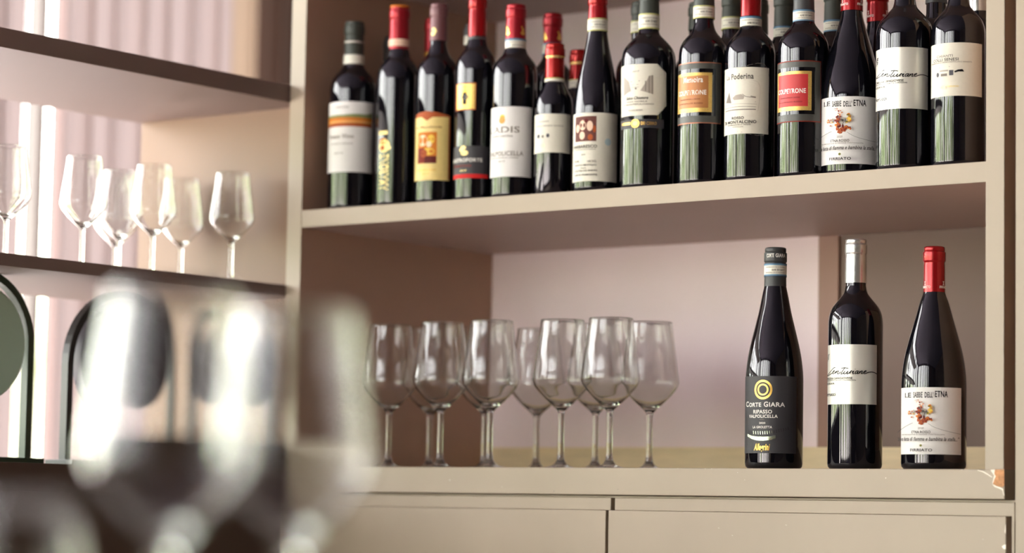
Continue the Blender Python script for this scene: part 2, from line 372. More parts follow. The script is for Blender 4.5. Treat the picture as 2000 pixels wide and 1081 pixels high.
                  ('disc', -29.0, 91.2, 0.87, 0.44, 'redbr'), ('disc', -31.6, 90.9, 0.71, 0.65, 'peach'), ('disc', -25.7, 89.9, 0.77, 0.6, 'orange'), ('disc', -4.8, 81.1, 1.68, 1.62, 'yellow'),
                  ('disc', -4.1, 80.5, 1.71, 0.92, 'orange'), ('disc', -9.1, 73.7, 1.11, 1.83, 'yellow'), ('disc', -6.3, 84.0, 1.6, 1.17, 'yellow'), ('disc', -6.2, 84.2, 1.75, 1.36, 'orange'),
                  ('disc', -5.4, 79.4, 0.97, 0.84, 'yellow'), ('disc', -5.5, 78.6, 0.82, 1.78, 'olive'), ('disc', -7.9, 83.2, 1.27, 1.11, 'orange'), ('disc', -5.3, 81.3, 1.3, 0.98, 'gold'),
                  ('disc', -3.9, 75.7, 1.76, 1.3, 'orange'), ('disc', -6.8, 75.2, 0.95, 1.09, 'gold'), ('disc', -3.6, 77.6, 1.16, 1.62, 'yellow'), ('disc', -4.2, 82.0, 1.54, 1.3, 'gold'),
                  ('disc', -4.8, 74.6, 1.1, 1.53, 'gold'), ('disc', -4.0, 77.8, 1.43, 1.51, 'orange'), ('disc', -9.7, 74.2, 1.2, 1.12, 'olive'), ('disc', -7.3, 77.9, 1.92, 1.3, 'gold'),
                  ('disc', -6.2, 76.2, 0.82, 1.46, 'yellow'), ('disc', -6.2, 79.2, 1.67, 1.23, 'yellow'), ('disc', -3.7, 77.6, 1.73, 1.41, 'yellow'), ('disc', -7.2, 82.9, 1.7, 0.87, 'olive'),
                  ('disc', -5.4, 78.0, 0.82, 1.22, 'yellow'), ('disc', -3.2, 64.7, 1.19, 1.39, 'rust'), ('disc', -6.3, 66.2, 1.46, 1.39, 'redbr'), ('disc', -10.0, 65.9, 1.06, 0.83, 'maroon'),
                  ('disc', -6.5, 65.9, 0.8, 1.49, 'maroon'), ('disc', -4.3, 65.4, 1.23, 1.32, 'orange'), ('disc', -10.4, 65.9, 0.74, 1.51, 'redbr'), ('disc', -13.9, 64.6, 0.98, 0.83, 'rust'),
                  ('disc', -14.0, 65.3, 1.02, 1.14, 'redbr'), ('disc', -7.6, 65.1, 0.98, 0.8, 'orange'), ('disc', -3.8, 66.4, 1.0, 1.23, 'redbr'),
                  ('line', [(-77.5, 48.8), (-59.5, 53.2), (-47.4, 57.1), (-34.4, 61.1)], 0.5, 'ink'), ('line', [(-8.5, 60.3), (0.3, 55.7), (14.6, 51.8), (32.0, 48.8), (45.7, 47.1)], 0.35, 'ink'),
                  ('text', '2020', -25.2, -15.7, 52.9, 55.6, 'greyt'), ('text', 'ETNA ROSSO', -36.5, -4.9, 47.5, 50.9, 'ink2'),
                  ('text', 'DENOMINAZIONE DI ORIGINE CONTROLLATA', -59.4, 17.4, 45.1, 46.5, 'greyt'),
                  ('text', '“Un’ora fatta di fiamma e bambina la stella...”', -74.5, 43.3, 37.4, 42.8, 'ink2', 0.35), ('disc', -20.2, 31.3, 1.6, 1.64, 'olive'),
                  ('text', 'FIRRIATO', -38.6, -2.1, 23.6, 27.3, 'ink')],
          'kind': 'burg2',
          'H': 0.299,
          'rn': 0.0143,
          'cb': 235.8,
          'cap': 'cap_red',
          'captext': ('FIRRIATO', 244, 3.2)},
 'b1': {'X': 0.0531,
        'Y': 0.055,
        'R': 0.037,
        'ang': -49.1,
        'els': [('rect', -85.9, 60.5, 58.9, 169.9, 'paper_white'), ('rect', -85.9, 56.0, 145.0, 149.0, 'olivegreen'), ('rect', -85.9, 56.3, 139.3, 145.0, 'orange'),
                ('rect', -85.9, 54.3, 135.3, 140.1, 'orangelt'), ('rect', -85.9, 54.6, 130.5, 136.1, 'rust'),
                ('poly', [(-38.2, 148.0), (1.5, 150.3), (34.5, 150.6), (55.7, 153.8), (56.1, 148.2), (-38.1, 145.6)], 'olivegreen'), ('text', 'COLLINA', -45.6, -8.8, 159.6, 162.9, 'greyt'),
                ('text', 'Rosso Vino', -67.7, 4.0, 112.1, 118.5, 'greyt'), ('text', 'TOSCANA', -63.6, 3.2, 102.4, 104.8, 'greyt'), ('text', '2019', -47.2, -21.5, 87.3, 89.8, 'greyt')],
        'kind': 'bord',
        'H': 0.3018,
        'rn': 0.0153,
        'cb': 247.0,
        'cap': 'cap_darkgreen',
        'band': (229, 247.6, 'plain'),
        'capline': 268},
 'b2': {'X': 0.1454,
        'Y': 0.055,
        'R': 0.0334,
        'ang': -50.0,
        'els': [('text', 'AMARONE', -50.6, -22.5, 25.3, 81.0, 'goldpale', 'v'), ('disc', -36.8, 94.5, 9.92, 10.32, 'goldpale'), ('disc', -40.6, 101.8, 7.32, 4.76, 'orange'),
                ('disc', -24.0, 91.0, 4.35, 3.18, 'goldpale'), ('rect', -55.7, -26.5, 112.1, 117.7, 'goldpale'), ('disc', -41.9, 91.5, 4.27, 3.97, 'rust')],
        'kind': 'bord',
        'H': 0.3173,
        'rn': 0.0155,
        'cb': 248.9,
        'cap': 'cap_crimson',
        'captop': 'orange',
        'capband': (253, 264, 'peach')},
 'b3': {'X': 0.2242,
        'Y': 0.055,
        'R': 0.0322,
        'ang': -50.8,
        'els': [('rect', -85.9, 38.7, 36.2, 135.2, 'label_yellow'), ('rect', -85.9, 36.5, 133.6, 135.2, 'rust'), ('rect', 34.4, 39.2, 37.5, 134.9, 'rust'),
                ('poly', [(-85.9, 137.3), (-59.8, 140.1), (-30.1, 142.6), (-5.0, 140.7), (34.8, 136.5), (36.6, 134.2), (-11.8, 132.8), (-27.9, 127.5), (-45.6, 133.7)], 'rust'),
                ('text', 'Le Macchiole', -71.8, 13.9, 116.4, 119.5, 'redbr', 0.2), ('rect', -58.8, 1.1, 62.2, 110.2, 'orange'), ('disc', -40.0, 97.3, 8.2, 8.64, 'cream2'),
                ('disc', -14.8, 99.0, 5.68, 7.07, 'yellow'), ('disc', -20.3, 91.2, 4.19, 4.71, 'cream2'), ('disc', -22.9, 80.2, 10.23, 5.5, 'yellow'), ('rect', -57.9, -33.7, 62.8, 85.7, 'redbr'),
                ('rect', -33.4, 0.3, 62.1, 73.1, 'maroon'), ('disc', -35.5, 77.4, 5.79, 6.28, 'rust'), ('text', 'AMARONE', -61.9, 0.9, 50.4, 53.6, 'gold'),
                ('text', '2018', -39.4, -18.6, 45.0, 47.4, 'gold')],
        'kind': 'bord',
        'H': 0.3134,
        'rn': 0.0135,
        'cb': 255.0,
        'cap': 'cap_mauve',
        'capmark': 268},
 'b4': {'X': 0.3003,
        'Y': 0.055,
        'R': 0.0318,
        'ang': -51.7,
        'els': [('rect', -72.4, -0.8, 138.3, 179.7, 'rust'), ('rect', -64.6, -2.9, 139.9, 178.1, 'label_gold'), ('disc', -32.9, 170.5, 6.47, 5.43, 'yellow'),
                ('rect', -39.2, -27.5, 147.1, 165.0, 'ink'), ('disc', -32.4, 158.0, 6.44, 3.88, 'slate'), ('line', [(-58.5, 157.8), (-5.6, 155.9)], 0.6, 'ink'),
                ('rect', -85.9, 37.8, 34.7, 83.6, 'label_black'), ('rect', -85.9, 37.0, 34.7, 40.9, 'redbright'), ('disc', -34.2, 80.9, 4.69, 3.11, 'goldpale'),
                ('disc', -30.6, 73.0, 6.31, 3.88, 'goldpale'), ('disc', -39.3, 78.0, 4.01, 3.11, 'goldpale'), ('text', 'MASTROFORTE', -83.1, 20.2, 59.6, 65.0, 'whiteink'),
                ('text', 'PRIMITIVO', -74.1, -10.5, 51.4, 55.3, 'redbr'), ('text', '2019', -43.4, -23.3, 45.1, 47.5, 'goldpale')],
        'kind': 'bord',
        'H': 0.319,
        'rn': 0.0138,
        'cb': 254.6,
        'cap': 'cap_red',
        'shrink': (227, 254)},
 'b5': {'X': 0.374,
        'Y': 0.055,
        'R': 0.0346,
        'ang': -52.5,
        'els': [('rect', -85.5, 49.2, 32.1, 137.3, 'paper_white'), ('disc', -31.3, 121.6, 4.5, 3.84, 'yellow'), ('disc', -31.9, 117.0, 5.43, 5.38, 'orangelt'),
                ('text', 'CADIS', -82.1, 13.9, 98.3, 107.5, 'greyt'), ('text', 'GRUPPO CANTINA', -68.1, -2.4, 91.5, 94.6, 'greyt'), ('text', 'VALPOLICELLA', -77.8, 24.3, 63.6, 70.5, 'greyt'),
                ('text', 'DENOMINAZIONE DI ORIGINE', -72.8, 11.2, 59.5, 61.4, 'greyt'), ('text', '2019', -41.5, -22.0, 54.0, 56.3, 'greyt')],
        'kind': 'bord',
        'H': 0.2968,
        'rn': 0.015,
        'cb': 244.2,
        'cap': 'cap_crimson',
        'band': (223.3, 244, 'doc'),
        'capmark2': 252},
 'b7': {'X': 0.4484,
        'Y': 0.055,
        'R': 0.0285,
        'ang': -53.3,
        'els': [('rect', -85.9, 57.8, 64.0, 121.8, 'paper_cream'), ('text', 'CHIANTI', -52.9, -15.4, 109.3, 111.6, 'greyt'), ('text', 'COLLI SENESI DOCG', -64.4, 28.7, 102.8, 105.1, 'greyt'),
                ('disc', -51.7, 88.8, 3.06, 3.04, 'slate'), ('disc', -34.8, 88.1, 2.31, 2.28, 'greyt'), ('disc', -17.9, 89.2, 2.39, 3.04, 'slate'), ('disc', -34.3, 74.3, 3.68, 3.04, 'yellowlt')],
        'kind': 'half',
        'H': 0.2303,
        'rn': 0.0142,
        'cb': 178.3,
        'cap': 'cap_red2',
        'band': (160, 178, 'docg'),
        'capgold': 210},
 'b9': {'X': 0.5256,
        'Y': 0.055,
        'R': 0.0334,
        'ang': -54.2,
        'els': [('rect', -82.7, 66.0, 16.2, 116.7, 'paper_cream'), ('rect', -62.8, 1.0, 74.9, 111.8, 'brownpic'), ('disc', -36.0, 98.6, 5.57, 7.51, 'peach'),
                ('disc', -15.9, 97.3, 4.68, 7.51, 'peach'), ('disc', -37.1, 83.6, 4.7, 6.0, 'peach'), ('disc', -14.2, 80.7, 3.87, 4.5, 'rust'), ('disc', -52.0, 94.2, 3.66, 6.0, 'peach'),
                ('disc', -4.1, 92.7, 2.26, 5.25, 'rust'), ('disc', -25.7, 105.0, 3.33, 3.0, 'maroon'), ('text', 'BARBARESCO', -69.1, 2.9, 65.2, 69.7, 'ink2'),
                ('text', 'DENOMINAZIONE DI ORIGINE', -62.5, 0.5, 62.2, 63.7, 'greyt'), ('text', '2019', -37.8, -27.1, 54.5, 56.4, 'ink2'), ('text', '750 ML', -64.3, -44.2, 44.5, 47.6, 'greyt'),
                ('text', '14% VOL', -21.3, 2.2, 43.9, 46.9, 'greyt'), ('text', 'PRODOTTO E IMBOTTIGLIATO', -61.1, 2.3, 38.9, 41.1, 'ink2'), ('text', 'ITALIA', -40.4, -23.7, 34.6, 36.8, 'greyt'),
                ('text', 'CANTINE DEL BORGO', -60.7, 3.8, 30.6, 32.9, 'ink2'), ('text', 'NEIVE PIEMONTE', -60.4, 4.0, 24.6, 26.9, 'ink2'), ('disc', 31.1, 74.1, 5.26, 5.25, 'paleblue')],
        'kind': 'burg',
        'H': 0.3019,
        'rn': 0.0141,
        'cb': 260.0,
        'cap': 'cap_red',
        'band': (241, 260, 'docg')},
 'b10': {'X': 0.614,
         'Y': 0.06,
         'R': 0.0393,
         'ang': -55.3,
         'els': [('poly', [(-85.9, 180.0), (-57.0, 180.8), (-29.9, 180.3), (18.9, 180.8), (40.3, 168.7), (41.5, 121.2), (21.5, 106.6), (-28.2, 105.8), (-74.6, 106.2)], 'paper_cream'),
                 ('line', [(17.8, 178.5), (36.9, 167.0), (38.0, 121.7), (20.4, 108.8)], 0.4, 'greyt'), ('text', '2017', -36.1, -19.1, 169.0, 171.2, 'greyt', 0.2),
                 ('poly', [(-62.9, 165.6), (-44.2, 155.8), (-38.1, 142.0), (-45.3, 140.3), (-61.5, 135.6)], 'greyp'),
                 ('poly', [(-16.3, 141.8), (-4.5, 154.3), (1.8, 163.2), (10.4, 164.1), (10.9, 136.7), (2.2, 138.0)], 'greyp'), ('line', [(2.2, 138.0), (1.8, 163.2)], 1.3, 'greyt'),
                 ('line', [(8.7, 136.6), (8.2, 164.1)], 1.3, 'greyt'), ('line', [(-5.3, 140.9), (-5.6, 155.8)], 1.3, 'greyt'), ('line', [(-39.8, 155.5), (-17.7, 156.0)], 0.7, 'greyt'),
                 ('line', [(-37.0, 150.9), (-19.8, 150.8)], 0.4, 'greyt'), ('line', [(-36.9, 147.1), (-19.7, 147.1)], 0.4, 'greyt'), ('disc', -26.7, 145.1, 1.66, 1.48, 'greyt'),
                 ('text', 'Salco Chiusura', -51.6, 0.2, 129.4, 133.8, 'ink2', 0.3), ('text', 'VINO NOBILE', -51.4, -1.8, 125.0, 127.2, 'greyt'),
                 ('text', 'DI MONTEPULCIANO', -61.1, 12.3, 121.1, 123.3, 'greyt'), ('text', 'TOSCANA', -44.5, -10.2, 112.4, 114.6, 'greyt'), ('rect', -74.0, 35.3, 87.6, 100.2, 'label_black'),
                 ('rect', -67.2, -38.3, 93.0, 96.7, 'gold'), ('text', 'DEI CERRO', -14.2, 18.4, 92.0, 96.5, 'gold'), ('ring', -26.8, 94.3, 6.65, 6.3, 2, 'gold'),
                 ('disc', -26.8, 94.3, 3.82, 3.56, 'goldpale')],
         'kind': 'bord',
         'H': 0.3006,
         'rn': 0.0145,
         'cb': 259.2,
         'cap': 'cap_darkgreen',
         'band': (236.2, 259, 'docg')},
 'b11': {'X': 0.7128,
         'Y': 0.055,
         'R': 0.0354,
         'ang': -56.4,
         'els': [('rect', -85.9, 46.0, 86.9, 174.6, 'copper'), ('rect', -85.9, 44.4, 88.3, 173.2, 'label_smoke'), ('rect', -79.6, 29.6, 97.9, 165.2, 'glass_black'),
                 ('rect', -83.9, 20.5, 103.1, 159.5, 'label_gold'), ('rect', -72.1, 12.0, 109.0, 155.2, 'label_copper'), ('text', 'COLPETRONE', -72.1, 7.3, 128.1, 134.7, 'whiteink'),
                 ('text', 'MONTEFALCO ROSSO', -66.1, -0.6, 114.7, 116.6, 'maroon'), ('text', 'DENOMINAZIONE DI ORIGINE', -61.0, -6.6, 121.0, 122.5, 'maroon'),
                 ('line', [(-51.9, 170.1), (26.2, 170.2)], 0.5, 'greyt'), ('line', [(-49.6, 94.3), (27.7, 94.9)], 0.5, 'greyt'), ('text', 'Memoira', -50.4, -0.7, 145.7, 153.7, 'whiteink'),
                 ('ring', -24.6, 136.2, 8.83, 14.59, 0.8, 'copper')],
         'kind': 'bord',
         'H': 0.297,
         'rn': 0.0146,
         'cb': 260,
         'cap': 'cap_darkgreen',
         'band': (241.6, 260, 'docg')},
 'b12': {'X': 0.7922,
         'Y': 0.055,
         'R': 0.0357,
         'ang': -57.4,
         'els': [('rect', -85.9, 46.0, 66.6, 160.4, 'paper_cream'), ('line', [(-78.4, 160.6), (-30.9, 159.0), (41.1, 160.1), (42.9, 70.9), (-29.2, 70.0)], 0.35, 'greyt'),
                 ('text', 'La', -66.1, -52.4, 144.2, 151.5, 'greyt'), ('text', 'Poderina', -47.1, 7.4, 143.9, 151.9, 'ink2'), ('line', [(-60.5, 138.5), (16.9, 139.7), (17.6, 97.8)], 0.25, 'greyp'),
                 ('poly', [(-67.5, 112.3), (-53.7, 127.1), (-46.1, 110.6)], 'greyt'),
                 ('poly', [(-43.0, 117.7), (-34.3, 121.5), (-20.1, 122.4), (-12.8, 118.6), (-15.1, 115.0), (-38.4, 114.5)], 'greyp'),
                 ('line', [(-17.6, 122.3), (-8.2, 118.5), (12.6, 117.2)], 0.8, 'greyt'), ('line', [(1.0, 119.2), (12.6, 117.9)], 1.2, 'greyt'),
                 ('line', [(-70.5, 108.2), (-29.9, 109.0), (15.1, 107.9)], 0.5, 'greyp'), ('line', [(-70.3, 103.8), (-35.3, 104.9), (12.8, 104.2)], 0.6, 'greyt'),
                 ('line', [(-70.1, 100.2), (-38.1, 100.7), (12.8, 100.6)], 1.3, 'greyt'), ('line', [(-44.5, 113.4), (12.7, 111.4)], 0.5, 'greyp'), ('text', 'ROSSO', -44.0, -13.5, 87.2, 90.9, 'ink2'),
                 ('text', 'DI MONTALCINO', -71.2, 14.3, 81.2, 85.6, 'ink2'), ('text', 'DENOMINAZIONE DI ORIGINE', -58.6, 1.6, 78.5, 80.3, 'greyt'),
                 ('text', 'CONTROLLATA', -42.1, -14.5, 75.7, 77.1, 'greyt')],
         'kind': 'bord',
         'H': 0.2886,
         'rn': 0.0144,
         'cb': 237.5,
         'cap': 'cap_red',
         'band': (216.8, 237, 'doc')},
 'b13': {'X': 0.8791,
         'Y': 0.055,
         'R': 0.0355,
         'ang': -58.5,
         'els': [('rect', -85.9, 42.8, 76.8, 162.2, 'redbr'), ('rect', -85.9, 41.3, 78.2, 160.8, 'label_smoke'), ('rect', -75.1, 27.5, 87.5, 153.0, 'glass_black'),
                 ('rect', -77.6, 18.9, 92.6, 147.5, 'label_gold'), ('rect', -69.4, 10.7, 98.4, 143.3, 'label_red'), ('text', 'COLPETRONE', -69.4, 6.1, 117.0, 123.4, 'whiteink'),
                 ('text', 'MONTEFALCO ROSSO', -64.3, -1.6, 104.0, 105.7, 'maroon'), ('text', 'DENOMINAZIONE DI ORIGINE', -59.6, -7.4, 110.1, 111.5, 'maroon'),
                 ('line', [(-50.7, 157.9), (24.4, 157.7)], 0.5, 'greyt'), ('line', [(-49.0, 84.1), (25.5, 84.4)], 0.5, 'greyt')],
         'kind': 'bord',
         'H': 0.2865,
         'rn': 0.0142,
         'cb': 238.3,
         'cap': 'cap_charcoal',
         'band': (220.3, 238, 'doc')},
 'b14': {'X': 0.9415,
         'Y': 0.08,
         'R': 0.0424,
         'ang': -59.5,
         'els': [('rect', -82.2, 64.4, 16.4, 109.5, 'paper_white'), ('text', 'LE', -60.6, -42.4, 97.8, 104.2, 'ink'), ('text', 'SABBIE', -37.5, -18.5, 96.1, 103.9, 'ink'),
                 ('text', "DELL'", -14.6, 1.3, 95.5, 103.2, 'ink'), ('text', 'ETNA', 4.0, 28.3, 96.3, 104.8, 'ink'), ('disc', -24.4, 69.3, 2.45, 2.46, 'redbr'),
                 ('disc', -21.8, 69.0, 2.48, 2.21, 'redbr'), ('disc', -23.9, 70.4, 1.3, 1.73, 'redbr'), ('disc', -19.3, 64.3, 1.48, 2.13, 'orange'), ('disc', -19.2, 59.5, 2.31, 1.26, 'rust'),
                 ('disc', -11.6, 61.5, 1.23, 1.02, 'rust'), ('disc', -16.0, 62.8, 2.62, 2.35, 'rust'), ('disc', -18.9, 63.2, 2.49, 1.97, 'redbr'), ('disc', -8.7, 67.0, 2.52, 2.38, 'rust'),
                 ('disc', -10.5, 64.7, 2.49, 1.42, 'rust'), ('disc', -19.9, 61.0, 1.09, 2.05, 'rust'), ('disc', -11.5, 63.8, 1.51, 2.08, 'redbr'), ('disc', -26.9, 65.1, 1.24, 2.51, 'rust'),
                 ('disc', -11.4, 66.2, 1.67, 1.86, 'orange'), ('disc', -22.9, 62.1, 1.12, 1.09, 'redbr'), ('disc', -25.5, 70.0, 1.33, 1.39, 'orange'), ('disc', -20.7, 62.6, 1.94, 2.21, 'rust'),
                 ('disc', -26.0, 68.6, 1.75, 1.47, 'orange'), ('disc', -14.6, 65.7, 1.59, 1.95, 'redbr'), ('disc', -23.1, 60.4, 2.01, 1.49, 'rust'), ('disc', -20.7, 60.2, 2.11, 2.12, 'rust'),
                 ('disc', -13.3, 65.3, 1.12, 2.52, 'maroon'), ('disc', -15.9, 65.6, 2.23, 1.54, 'rust'), ('disc', -24.0, 64.5, 1.21, 2.42, 'rust'), ('disc', -15.3, 68.4, 1.38, 2.52, 'maroon'),
                 ('disc', -9.0, 66.6, 2.25, 1.18, 'orange'), ('disc', -24.0, 74.5, 1.52, 1.02, 'maroon'), ('disc', -19.8, 81.4, 1.52, 1.47, 'redbr'), ('disc', -24.3, 72.2, 1.59, 1.99, 'rust'),
                 ('disc', -27.6, 70.3, 2.34, 1.65, 'orange'), ('disc', -21.8, 77.4, 1.59, 1.51, 'maroon'), ('disc', -21.0, 78.5, 1.98, 1.83, 'redbr'), ('disc', -23.9, 76.0, 1.35, 1.56, 'redbr'),
                 ('disc', -23.9, 70.5, 2.0, 1.72, 'rust'), ('disc', -20.2, 76.4, 1.14, 1.93, 'orange'), ('disc', -25.8, 76.5, 1.89, 1.43, 'maroon'), ('disc', -26.5, 81.0, 1.45, 1.67, 'redbr'),
                 ('disc', -20.0, 77.1, 2.15, 1.07, 'redbr'), ('disc', -26.4, 74.2, 1.42, 1.03, 'redbr'), ('disc', -22.2, 71.4, 2.09, 1.21, 'rust'), ('disc', -24.3, 81.8, 1.17, 1.84, 'maroon'),
                 ('disc', -29.1, 76.5, 1.41, 1.55, 'redbr'), ('disc', -23.9, 67.8, 1.2, 1.6, 'maroon'), ('disc', -24.7, 78.0, 1.89, 1.65, 'rust'), ('disc', -17.4, 75.9, 1.11, 1.99, 'rust'),
                 ('disc', -24.1, 72.9, 1.2, 0.89, 'orange'), ('disc', -17.0, 71.2, 0.85, 0.96, 'greyp'), ('disc', -11.1, 75.0, 1.06, 1.19, 'slate'), ('disc', -16.0, 79.3, 1.87, 1.34, 'greyp'),
                 ('disc', -11.0, 72.6, 1.13, 1.38, 'greyp'), ('disc', -13.0, 78.6, 1.68, 1.44, 'greyp'), ('disc', -16.2, 74.8, 1.21, 1.26, 'greyt'), ('disc', -10.2, 76.0, 1.14, 1.72, 'slate'),
                 ('disc', -16.6, 73.0, 1.82, 1.33, 'greyp'), ('disc', -18.2, 79.6, 1.21, 1.21, 'greyt'), ('disc', -18.2, 75.1, 1.59, 1.16, 'greyt'), ('disc', -16.5, 76.8, 1.89, 1.28, 'ink2'),
                 ('disc', -8.9, 74.2, 1.09, 1.76, 'greyt'), ('disc', -39.6, 74.7, 1.56, 1.04, 'rust'), ('disc', -34.8, 74.2, 1.21, 1.07, 'yellow'), ('disc', -38.3, 69.5, 1.72, 0.85, 'rust'),
                 ('disc', -33.6, 78.4, 1.07, 1.08, 'greyp'), ('disc', -45.2, 75.9, 2.05, 1.46, 'peach'), ('disc', -37.0, 77.5, 1.4, 0.93, 'rust'), ('disc', -37.3, 75.4, 1.19, 1.26, 'yellow'),
                 ('disc', -37.1, 74.6, 1.43, 1.27, 'peach'), ('disc', -33.0, 77.1, 0.76, 1.35, 'greyp'), ('disc', -42.8, 77.7, 2.06, 1.23, 'greyp'), ('disc', -44.0, 74.5, 1.8, 1.46, 'greyp'),
                 ('disc', -36.4, 75.7, 1.74, 1.27, 'greyp'), ('disc', -43.0, 77.3, 1.45, 0.91, 'orange'), ('disc', -43.1, 74.6, 1.49, 0.93, 'orange'), ('disc', -23.4, 85.6, 0.66, 1.19, 'peach'),
                 ('disc', -18.6, 89.3, 1.19, 0.59, 'rust'), ('disc', -15.6, 87.0, 1.2, 0.61, 'redbr'), ('disc', -19.6, 83.9, 1.46, 1.17, 'orange'), ('disc', -16.3, 86.6, 0.98, 0.72, 'orange'),
                 ('disc', -21.7, 86.0, 1.18, 0.6, 'redbr'), ('disc', -22.5, 89.2, 0.87, 1.05, 'redbr'), ('disc', -20.6, 89.9, 0.72, 0.93, 'peach'), ('disc', -21.6, 88.8, 0.93, 1.12, 'redbr'),
                 ('disc', -18.7, 85.3, 1.1, 1.14, 'peach'), ('disc', -24.4, 92.5, 0.84, 0.55, 'orange'), ('disc', -27.6, 90.1, 0.79, 0.47, 'orange'), ('disc', -25.4, 92.8, 0.7, 0.47, 'redbr'),
                 ('disc', -28.1, 92.4, 0.9, 0.45, 'redbr'), ('disc', -30.8, 92.2, 0.73, 0.67, 'peach'), ('disc', -24.7, 90.8, 0.79, 0.62, 'orange'), ('disc', -2.9, 81.1, 1.73, 1.68, 'yellow'),
                 ('disc', -2.2, 80.4, 1.77, 0.95, 'orange'), ('disc', -7.4, 73.4, 1.15, 1.89, 'yellow'), ('disc', -4.5, 84.1, 1.65, 1.22, 'yellow'), ('disc', -4.3, 84.4, 1.81, 1.41, 'orange'),
                 ('disc', -3.6, 79.3, 1.01, 0.87, 'yellow'), ('disc', -3.6, 78.5, 0.84, 1.84, 'olive'), ('disc', -6.1, 83.4, 1.31, 1.15, 'orange'), ('disc', -3.4, 81.4, 1.35, 1.02, 'gold'),
                 ('disc', -2.0, 75.5, 1.82, 1.35, 'orange'), ('disc', -5.0, 75.0, 0.99, 1.13, 'gold'), ('disc', -1.6, 77.4, 1.2, 1.68, 'yellow'), ('disc', -2.3, 82.0, 1.59, 1.35, 'gold'),
                 ('disc', -2.9, 74.3, 1.14, 1.59, 'gold'), ('disc', -2.1, 77.6, 1.48, 1.57, 'orange'), ('disc', -8.0, 73.9, 1.23, 1.16, 'olive'), ('disc', -5.5, 77.8, 1.98, 1.35, 'gold'),
                 ('disc', -4.4, 76.0, 0.84, 1.51, 'yellow'), ('disc', -4.4, 79.1, 1.72, 1.28, 'yellow'), ('disc', -1.8, 77.5, 1.79, 1.46, 'yellow'), ('disc', -5.4, 83.0, 1.75, 0.9, 'olive'),
                 ('disc', -3.5, 77.9, 0.85, 1.27, 'yellow'), ('disc', -1.2, 63.9, 1.23, 1.44, 'rust'), ('disc', -4.5, 65.6, 1.51, 1.44, 'redbr'), ('disc', -8.3, 65.3, 1.09, 0.86, 'maroon'),
                 ('disc', -4.6, 65.2, 0.82, 1.54, 'maroon'), ('disc', -2.3, 64.7, 1.27, 1.36, 'orange'), ('disc', -8.7, 65.3, 0.76, 1.57, 'redbr'), ('disc', -12.3, 64.0, 1.01, 0.86, 'rust'),
                 ('disc', -12.4, 64.8, 1.05, 1.18, 'redbr'), ('disc', -5.7, 64.4, 1.01, 0.83, 'orange'), ('disc', -1.8, 65.8, 1.04, 1.28, 'redbr'),
                 ('line', [(-79.2, 51.5), (-59.6, 54.6), (-47.1, 57.8), (-33.6, 61.1)], 0.5, 'ink'), ('line', [(-6.7, 59.5), (2.6, 54.5), (17.7, 50.5), (36.5, 47.9), (52.2, 46.9)], 0.35, 'ink'),
                 ('text', '2020', -24.0, -14.2, 52.0, 54.8, 'greyt'), ('text', 'ETNA ROSSO', -35.7, -2.9, 46.3, 49.8, 'ink2'),
                 ('text', 'DENOMINAZIONE DI ORIGINE CONTROLLATA', -59.5, 20.7, 43.7, 45.1, 'greyt'), ('text', '“Un’ora fatta di fiamma e bambina la stella...”', -75.6, 49.3, 35.5, 41.1, 'ink2', 0.35),
                 ('disc', -18.8, 29.4, 1.64, 1.7, 'olive'), ('text', 'FIRRIATO', -37.7, 0.1, 21.3, 25.1, 'ink')],
         'kind': 'burg2',
         'H': 0.286,
         'rn': 0.0151,
         'cb': 234.7,
         'cap': 'cap_red',
         'captext': ('FIRRIATO', 243, 3.2)},
 'b15': {'X': 1.0391,
         'Y': 0.055,
         'R': 0.0384,
         'ang': -60.7,
         'els': [('rect', -82.8, 53.2, 82.4, 165.7, 'label_satin'),
                 ('line', [(-43.5, 135.8), (-48.4, 135.8), (-57.4, 132.7), (-69.0, 129.5), (-78.3, 127.9), (-69.2, 127.4), (-56.4, 128.7)], 1.05, 'black'),
                 ('line', [(-56.4, 128.7), (-50.5, 129.9), (-45.8, 131.5), (-48.1, 132.1), (-52.0, 130.1), (-51.2, 128.1), (-45.6, 128.7), (-40.3, 130.8), (-43.6, 127.6)], 1.05, 'black'),
                 ('line', [(-42.8, 128.5), (-36.7, 130.8), (-35.4, 130.1), (-38.2, 127.2), (-34.3, 127.0), (-29.2, 129.3)], 1.05, 'black'),
                 ('line', [(-28.4, 133.7), (-21.0, 134.2), (-12.9, 133.1)], 1.05, 'black'), ('line', [(-20.6, 134.0), (-25.0, 130.3), (-29.0, 126.7), (-26.6, 126.1), (-20.9, 128.4)], 1.05, 'black'),
                 ('line', [(-19.7, 129.9), (-22.5, 127.2), (-21.7, 125.9), (-17.3, 127.0), (-13.1, 129.6)], 1.05, 'black'),
                 ('line', [(-13.1, 129.6), (-15.8, 126.1), (-13.5, 126.0), (-8.6, 128.5), (-6.6, 129.7), (-4.2, 129.0)], 1.05, 'black'),
                 ('line', [(-6.6, 129.7), (-8.7, 127.2), (-9.9, 125.7)], 1.05, 'black'), ('line', [(-5.6, 127.1), (-1.3, 129.4), (-3.9, 125.8), (-0.6, 126.0)], 1.05, 'black'),
                 ('line', [(1.1, 131.8), (1.6, 132.0)], 1.05, 'black'),
                 ('line', [(7.7, 129.5), (4.0, 129.2), (1.2, 127.1), (1.9, 125.6), (5.7, 127.1), (8.1, 129.5), (6.0, 125.8), (8.9, 126.3)], 1.05, 'black'),
                 ('line', [(11.3, 129.5), (9.2, 125.8)], 1.05, 'black'), ('line', [(9.8, 126.7), (15.0, 129.6), (15.9, 128.5), (14.2, 125.9), (17.1, 126.2)], 1.05, 'black'),
